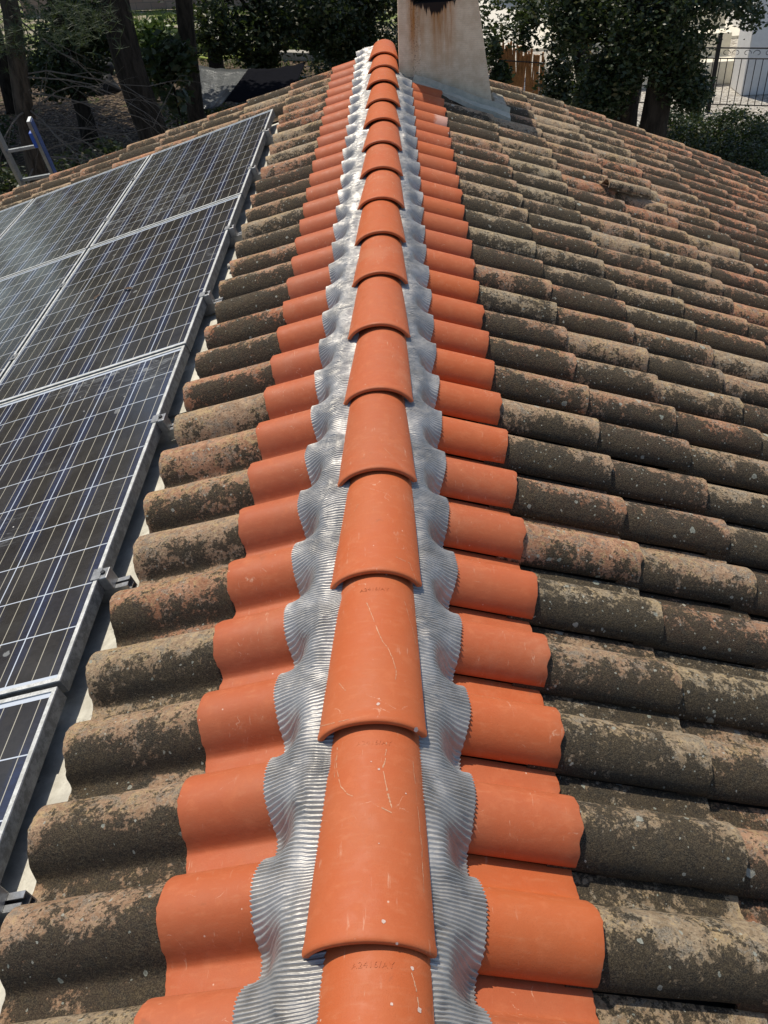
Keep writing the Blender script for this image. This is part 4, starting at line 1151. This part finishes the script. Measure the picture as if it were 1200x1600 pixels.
# grass
def grass(name, regions, n, h, label, seed):
    r = random.Random(seed); vs, fs = [], []
    for (cx, cy, rx, ry, w_) in regions:
        for _ in range(int(n*w_)):
            x = cx+r.gauss(0, .5)*rx; y = cy+r.gauss(0, .5)*ry
            if noise.noise(Vector((x*1.3, y*1.3, 3))) < -.15: continue
            hh = h*r.uniform(.4, 1.2); d = Vector((r.gauss(0, .3), r.gauss(0, .3), 1)).normalized()*hh; u = Vector((r.uniform(-1, 1), r.uniform(-1, 1), 0)).normalized()*.012; b = len(vs); p = Vector((x, y, G-.02+.10*noise.noise(Vector((x*.2, y*.2, 0)))))
            vs += [p-u, p+u, p+d]; fs.append((b, b+1, b+2))
    o = link(name, mesh(name, vs, fs), M['grass']); tag(o, label, 'grass', kind='stuff')
g1 = onz(135, 97, G); g2 = onz(225, 85, G); g3 = onz(440, 70, G)
grass('grass', [(g1.x, g1.y, 2.4, 1.6, 1), (g2.x, g2.y, 2.2, 2.0, .8), (g3.x, g3.y, 2.5, 4, .9), (g2.x+2, g2.y+6, 6, 3, 1)], 9000, .22, 'sunlit grass and weeds growing in the yard on the left', 4)
# fallen leaves on the litter
r = random.Random(8); vs, fs = [], []
for _ in range(16000):
    x = r.uniform(-13, 2.6); y = r.uniform(9, 32); a_ = r.uniform(0, 6.28); s_ = r.uniform(.04, .09)
    p = Vector((x, y, G+.015+.10*noise.noise(Vector((x*.2, y*.2, 0))))); u = Vector((math.cos(a_), math.sin(a_), r.uniform(-.3, .3)))*s_; v_ = Vector((-math.sin(a_), math.cos(a_), r.uniform(-.3, .3)))*s_*.5
    b = len(vs); vs += [p-u, p+v_, p+u, p-v_]; fs.append((b, b+1, b+2, b+3))
o = link('fallen_leaves', mesh('fallen_leaves', vs, fs), M['deadleaf']); tag(o, 'dry fallen leaves scattered over the shaded ground', 'leaves', kind='stuff')
# dry weed stems
wb_ = MB(); base = onz(440, 72, G)
for k in range(26):
    x = base.x+r.gauss(0, .5); y = base.y+r.gauss(0, .6); h = r.uniform(.5, 1.1)
    wb_.tube([(x, y, G), (x+r.gauss(0, .05), y, G+h*.6), (x+r.gauss(0, .14), y, G+h)], [.009, .007, .004], 4)
o = wb_.build('weed_clump', M['bright'], None, origin=Vector((base.x, base.y, G))); tag(o, 'tall thin weed stems standing in the sun right of the hose', 'weeds', kind='stuff')

# ------------------------------------------------------------------ yard, right
# paved terrace and pale wall at the back
tr_ = MB(); tr_.box((14, 36, G+.02), (23, 20, .10)); o = tr_.build('terrace', M['paleblock']); tag(o, 'bright pale paving behind the trees on the right', kind='structure')
slab_wall('garden_wall', (3.2, 33.0, 0), (9.6, 34.5, 0), 3.0, .25, 'paleblock', 'sunlit pale block wall seen through the oak leaves', 'wall')
# reed screen
rs_ = empty('reed_screen', (2.9, 21.5, G), 'orange-brown reed screen standing right of the chimney', 'screen')
a, b = at(778, 150, 19.5), at(846, 160, 19.0)
m_ = MB(); r = random.Random(3); nn = 46
top = at(800, 62, 19.5).z
for k in range(nn):
    f = k/(nn-1); p = Vector((a.x, 19.5, 0)).lerp(Vector((b.x, 19.0, 0)), f); hh = top-G+r.uniform(-.12, .08)-(.25*f)
    q = Vector((p.x, p.y, G))-rs_.location
    m_.tube([q, q+Vector((r.gauss(0, .012), 0, hh*.5)), q+Vector((r.gauss(0, .02), 0, hh))], .019, 6)
m_.build('reed_panel', M['reed'], rs_, True)
m_ = MB()
for z in (.5, top-G-.35): m_.tube([Vector((a.x-.03, 19.46, G+z))-rs_.location, Vector((b.x+.03, 18.96, G+z))-rs_.location], .012, 6)
m_.build('binding', M['darkmetal'], rs_)
# stone steps / edging on gravel
for k, (px_, py_, w_, lab) in enumerate(((880, 135, .95, 'pale stone step, farthest of the steps between the oaks'), (905, 155, 1.0, 'pale stone step in the middle, on gravel beyond the roof'), (868, 110, .7, 'small pale stone block near the reed screen'))):
    c = onz(px_, py_, G+.08); m_ = MB(); m_.box((0, 0, .0), (w_, .38, .17), bev=.02); o = m_.build('stone_step', M['stone2']); o.location = c; o.rotation_euler = (0, 0, .12*k-.1); tag(o, lab, 'step', 'stone steps on the gravel')
m_ = MB(); m_.box((0, 0, .05), (1.2, .16, .10), bev=.01); o = m_.build('timber_beam', M['reed']); o.location = onz(905, 160, G); o.rotation_euler = (0, 0, .15); tag(o, 'brown timber beam lying on the gravel between the oaks', 'beam')
c = at(911, 84, 17.6); m_ = MB(); b0 = []
for z, rr_ in ((0, .13), (.02, .14), (.20, .17), (.22, .18), (.22, .165), (.03, .125)): b0.append((z, rr_))
NN = 20
for z, rr_ in b0:
    for q in range(NN): m_.v.append(Vector((rr_*math.cos(6.283*q/NN), rr_*math.sin(6.283*q/NN), z)))
for i in range(len(b0)-1):
    for q in range(NN): m_.f.append((i*NN+q, i*NN+(q+1) % NN, (i+1)*NN+(q+1) % NN, (i+1)*NN+q))
m_.f.append(tuple(range(NN))[::-1]); m_.f.append(tuple((len(b0)-1)*NN+q for q in range(NN)))
o = m_.build('yellow_bucket', M['yellow'], None, True); o.location = c
tag(o, 'yellow bucket hanging in the branches of the spreading oak', 'bucket')
# neighbouring white building with steps and a buttress
bld = empty('white_building', (11, 24, G), 'white rendered building with steps, behind the iron fence', 'building')
def bp(name, c, d, mat, rz=0, bev=.02):
    m_ = MB(); m_.box((0, 0, 0), d, bev=bev); o = m_.build(name, M[mat], bld); o.location = Vector(c)-bld.location; o.rotation_euler = (0, 0, rz); return o
pl = at(1162, 125, 20.5)
bp('pillar', (pl.x+1.0, 20.9, G+3), (2.0, .8, 6), 'white')
bp('wall', (pl.x+3.6, 25, G+3), (3.4, 8.2, 6), 'white')
s1 = onz(1045, 135, G); 
bx = pl.x-1.0
bp('step', (bx-.45, 22.0, G+.24), (3.2, .9, .48), 'cream'); bp('step', (bx-.45, 22.6, G+.47), (3.2, .9, .94), 'cream'); bp('step', (bx-.45, 23.2, G+.68), (3.2, .9, 1.36), 'cream')
bp('landing', (bx-.45, 26.2, G+.78), (3.2, 5.1, 1.56), 'cream')
# iron fence
fe = empty('iron_fence', (8, 19.3, G), 'black wrought-iron fence with scrolled top rail in front of the steps', 'fence')
fa = Vector((4.6, 20.1, G)); fb = Vector((10.2, 18.2, G)); FL = (fb-fa).length; fd = (fb-fa).normalized()
z0f = G+.10; top_z = G+1.22
def fp(u, z): q = fa+fd*u; return Vector((q.x, q.y, z))-fe.location
for zz, rr_ in ((G+.16, .013), (G+1.03, .013), (G+1.22, .015)):
    m_ = MB(); m_.tube([fp(0, zz), fp(FL, zz)], rr_, 6); m_.build('rail', M['iron'], fe)
postu = (fd.dot(Vector((6.55, 19.4, G))-fa))
for u in (0.0, postu, postu+2.4):
    m_ = MB(); p = fp(u, (G+G+1.45)/2-.0); m_.box(p, (.075, .075, 1.45), bev=.008); m_.build('post', M['iron'], fe)
u = .12; 
while u < FL-.05:
    if min(abs(u-q) for q in (0, postu, postu+2.4)) > .06:
        m_ = MB(); m_.tube([fp(u, G+.16), fp(u, G+1.03)], .009, 5); m_.build('baluster', M['iron'], fe)
    u += .135
m_ = MB(); u = .2
while u < FL-.3:
    for sgn in (1, -1):
        pts_ = []
        for k in range(16):
            a_ = k/15*4.6; rr_ = .085*(1-k/15*.72); pts_.append(fp(u+.13+sgn*(.10-rr_*math.cos(a_)), G+1.125+rr_*math.sin(a_)*.9))
        m_.tube(pts_, .006, 4)
    u += .40
sc_o = m_.build('scrollwork', M['iron'], fe)
# dry stone wall with plants at the right edge
dw = empty('stone_wall', (7.6, 16.2, G), 'rough dark dry-stone wall with plants, right of the ivy tree', 'wall')
r = random.Random(12)
mbs = MB()
for row in range(2):
    x = 5.0
    while x < 11.5:
        w_ = r.uniform(.22, .5); h_ = .26; yy = 16.9-.20*(x-5.2)*.9
        bm = bmesh.new(); bmesh.ops.create_icosphere(bm, subdivisions=2, radius=1); bm.verts.index_update(); b = len(mbs.v)
        sd_ = r.uniform(0, 99)
        for v in bm.verts:
            k = 1+.3*noise.noise(v.co*1.5+Vector((sd_, 0, 0))); q = v.co
            sg_ = lambda t: math.copysign(abs(t)**.6, t)
            mbs.v.append(Vector((x+w_/2+sg_(q.x)*w_*.53*k, yy+r.uniform(-.0, .0)+sg_(q.y)*.26*k, G+.12+row*.2+sg_(q.z)*h_*.52*k))-dw.location)
        for f in bm.faces: mbs.f.append(tuple(b+v.index for v in f.verts))
        bm.free(); x += w_*.95
mbs.build('stones', M['stone'], dw, True)['kind'] = 'stuff'
def spiky(px_, py_, z, n, h, lab, seed, mat='bright', Y=None, cat='plant', spread=.5):
    r = random.Random(seed); c = onz(px_, py_, z); t = MB(); vs, fs = [], []
    for _ in range(n):
        a_ = r.uniform(0, 6.28); out = r.uniform(.2, 1)*spread; w_ = .022
        p0 = Vector((r.gauss(0, .05), r.gauss(0, .05), 0)); d = Vector((math.cos(a_), math.sin(a_), 0)); side_ = Vector((-d.y, d.x, 0))
        prevb = None
        for k in range(6):
            f = k/5; p = p0+d*out*h*f*f*1.1+Vector((0, 0, h*(f*1.3-.55*f*f)*r.uniform(.95, 1.05))); ww = w_*(1-f*.9)
            b = len(vs); vs += [p-side_*ww, p+side_*ww]
            if prevb is not None: fs.append((prevb, prevb+1, b+1, b))
            prevb = b
    root = empty('leafy_plant', c, lab, cat, 'plants by the dry stone wall')
    link('foliage', mesh('foliage', vs, fs), M[mat], root)
spiky(1085, 195, G+.35, 90, .75, 'strap-leaved green plant beside the foot of the fence post', 3)
for k, (px_, py_, lab) in enumerate(((1180, 262, 'dark bush at the roof edge below the dry stone wall'), (1120, 245, 'dark low bush between the roof edge and the cactus-like shrub'), (1045, 205, 'dark bush at the foot of the second ivy tree'), (1200, 215, 'dark bush beyond the dry stone wall at the right edge'), (1088, 222, 'round cactus-like green shrub below the strap-leaved plant'), (1165, 235, 'green leafy shrub growing on the dry stone wall'), (1140, 205, 'dark creeping shrub on top of the dry stone wall'), (925, 165, 'small green shrub at the foot of the ivy tree'))):
    c = onz(px_, py_, G+.5); root = empty('shrub', (c.x, c.y, G), lab, 'shrub', 'plants by the dry stone wall')
    vs, fs = leaf_cloud([(Vector((0, 0, .45)), (.6, .45, .42))], 1500, .07, 60+k)
    link('foliage', mesh('foliage', vs, fs), M['oak'], root)
# far hedge closing the horizon
r = random.Random(77)
for k in range(9):
    x = -36+k*9; y = 52+r.uniform(-2, 2); b = Vector((x, y, G+.6)); top = b+Vector((0, 0, 4))
    cr = [(b+Vector((r.uniform(-3, 3), r.uniform(-1, 1), r.uniform(2, 6.5))), (3, 2.4, 2)) for _ in range(5)]
    tree(f"evergreen in the far row closing the yard, {ordn(k+1)} from the left", b, [b-Vector((0, 0, .5)), b.lerp(top, .5), top], [.25, .2, .1], cr, 3200, .42, 200+k, group='far row of evergreens', name='evergreen_tree')
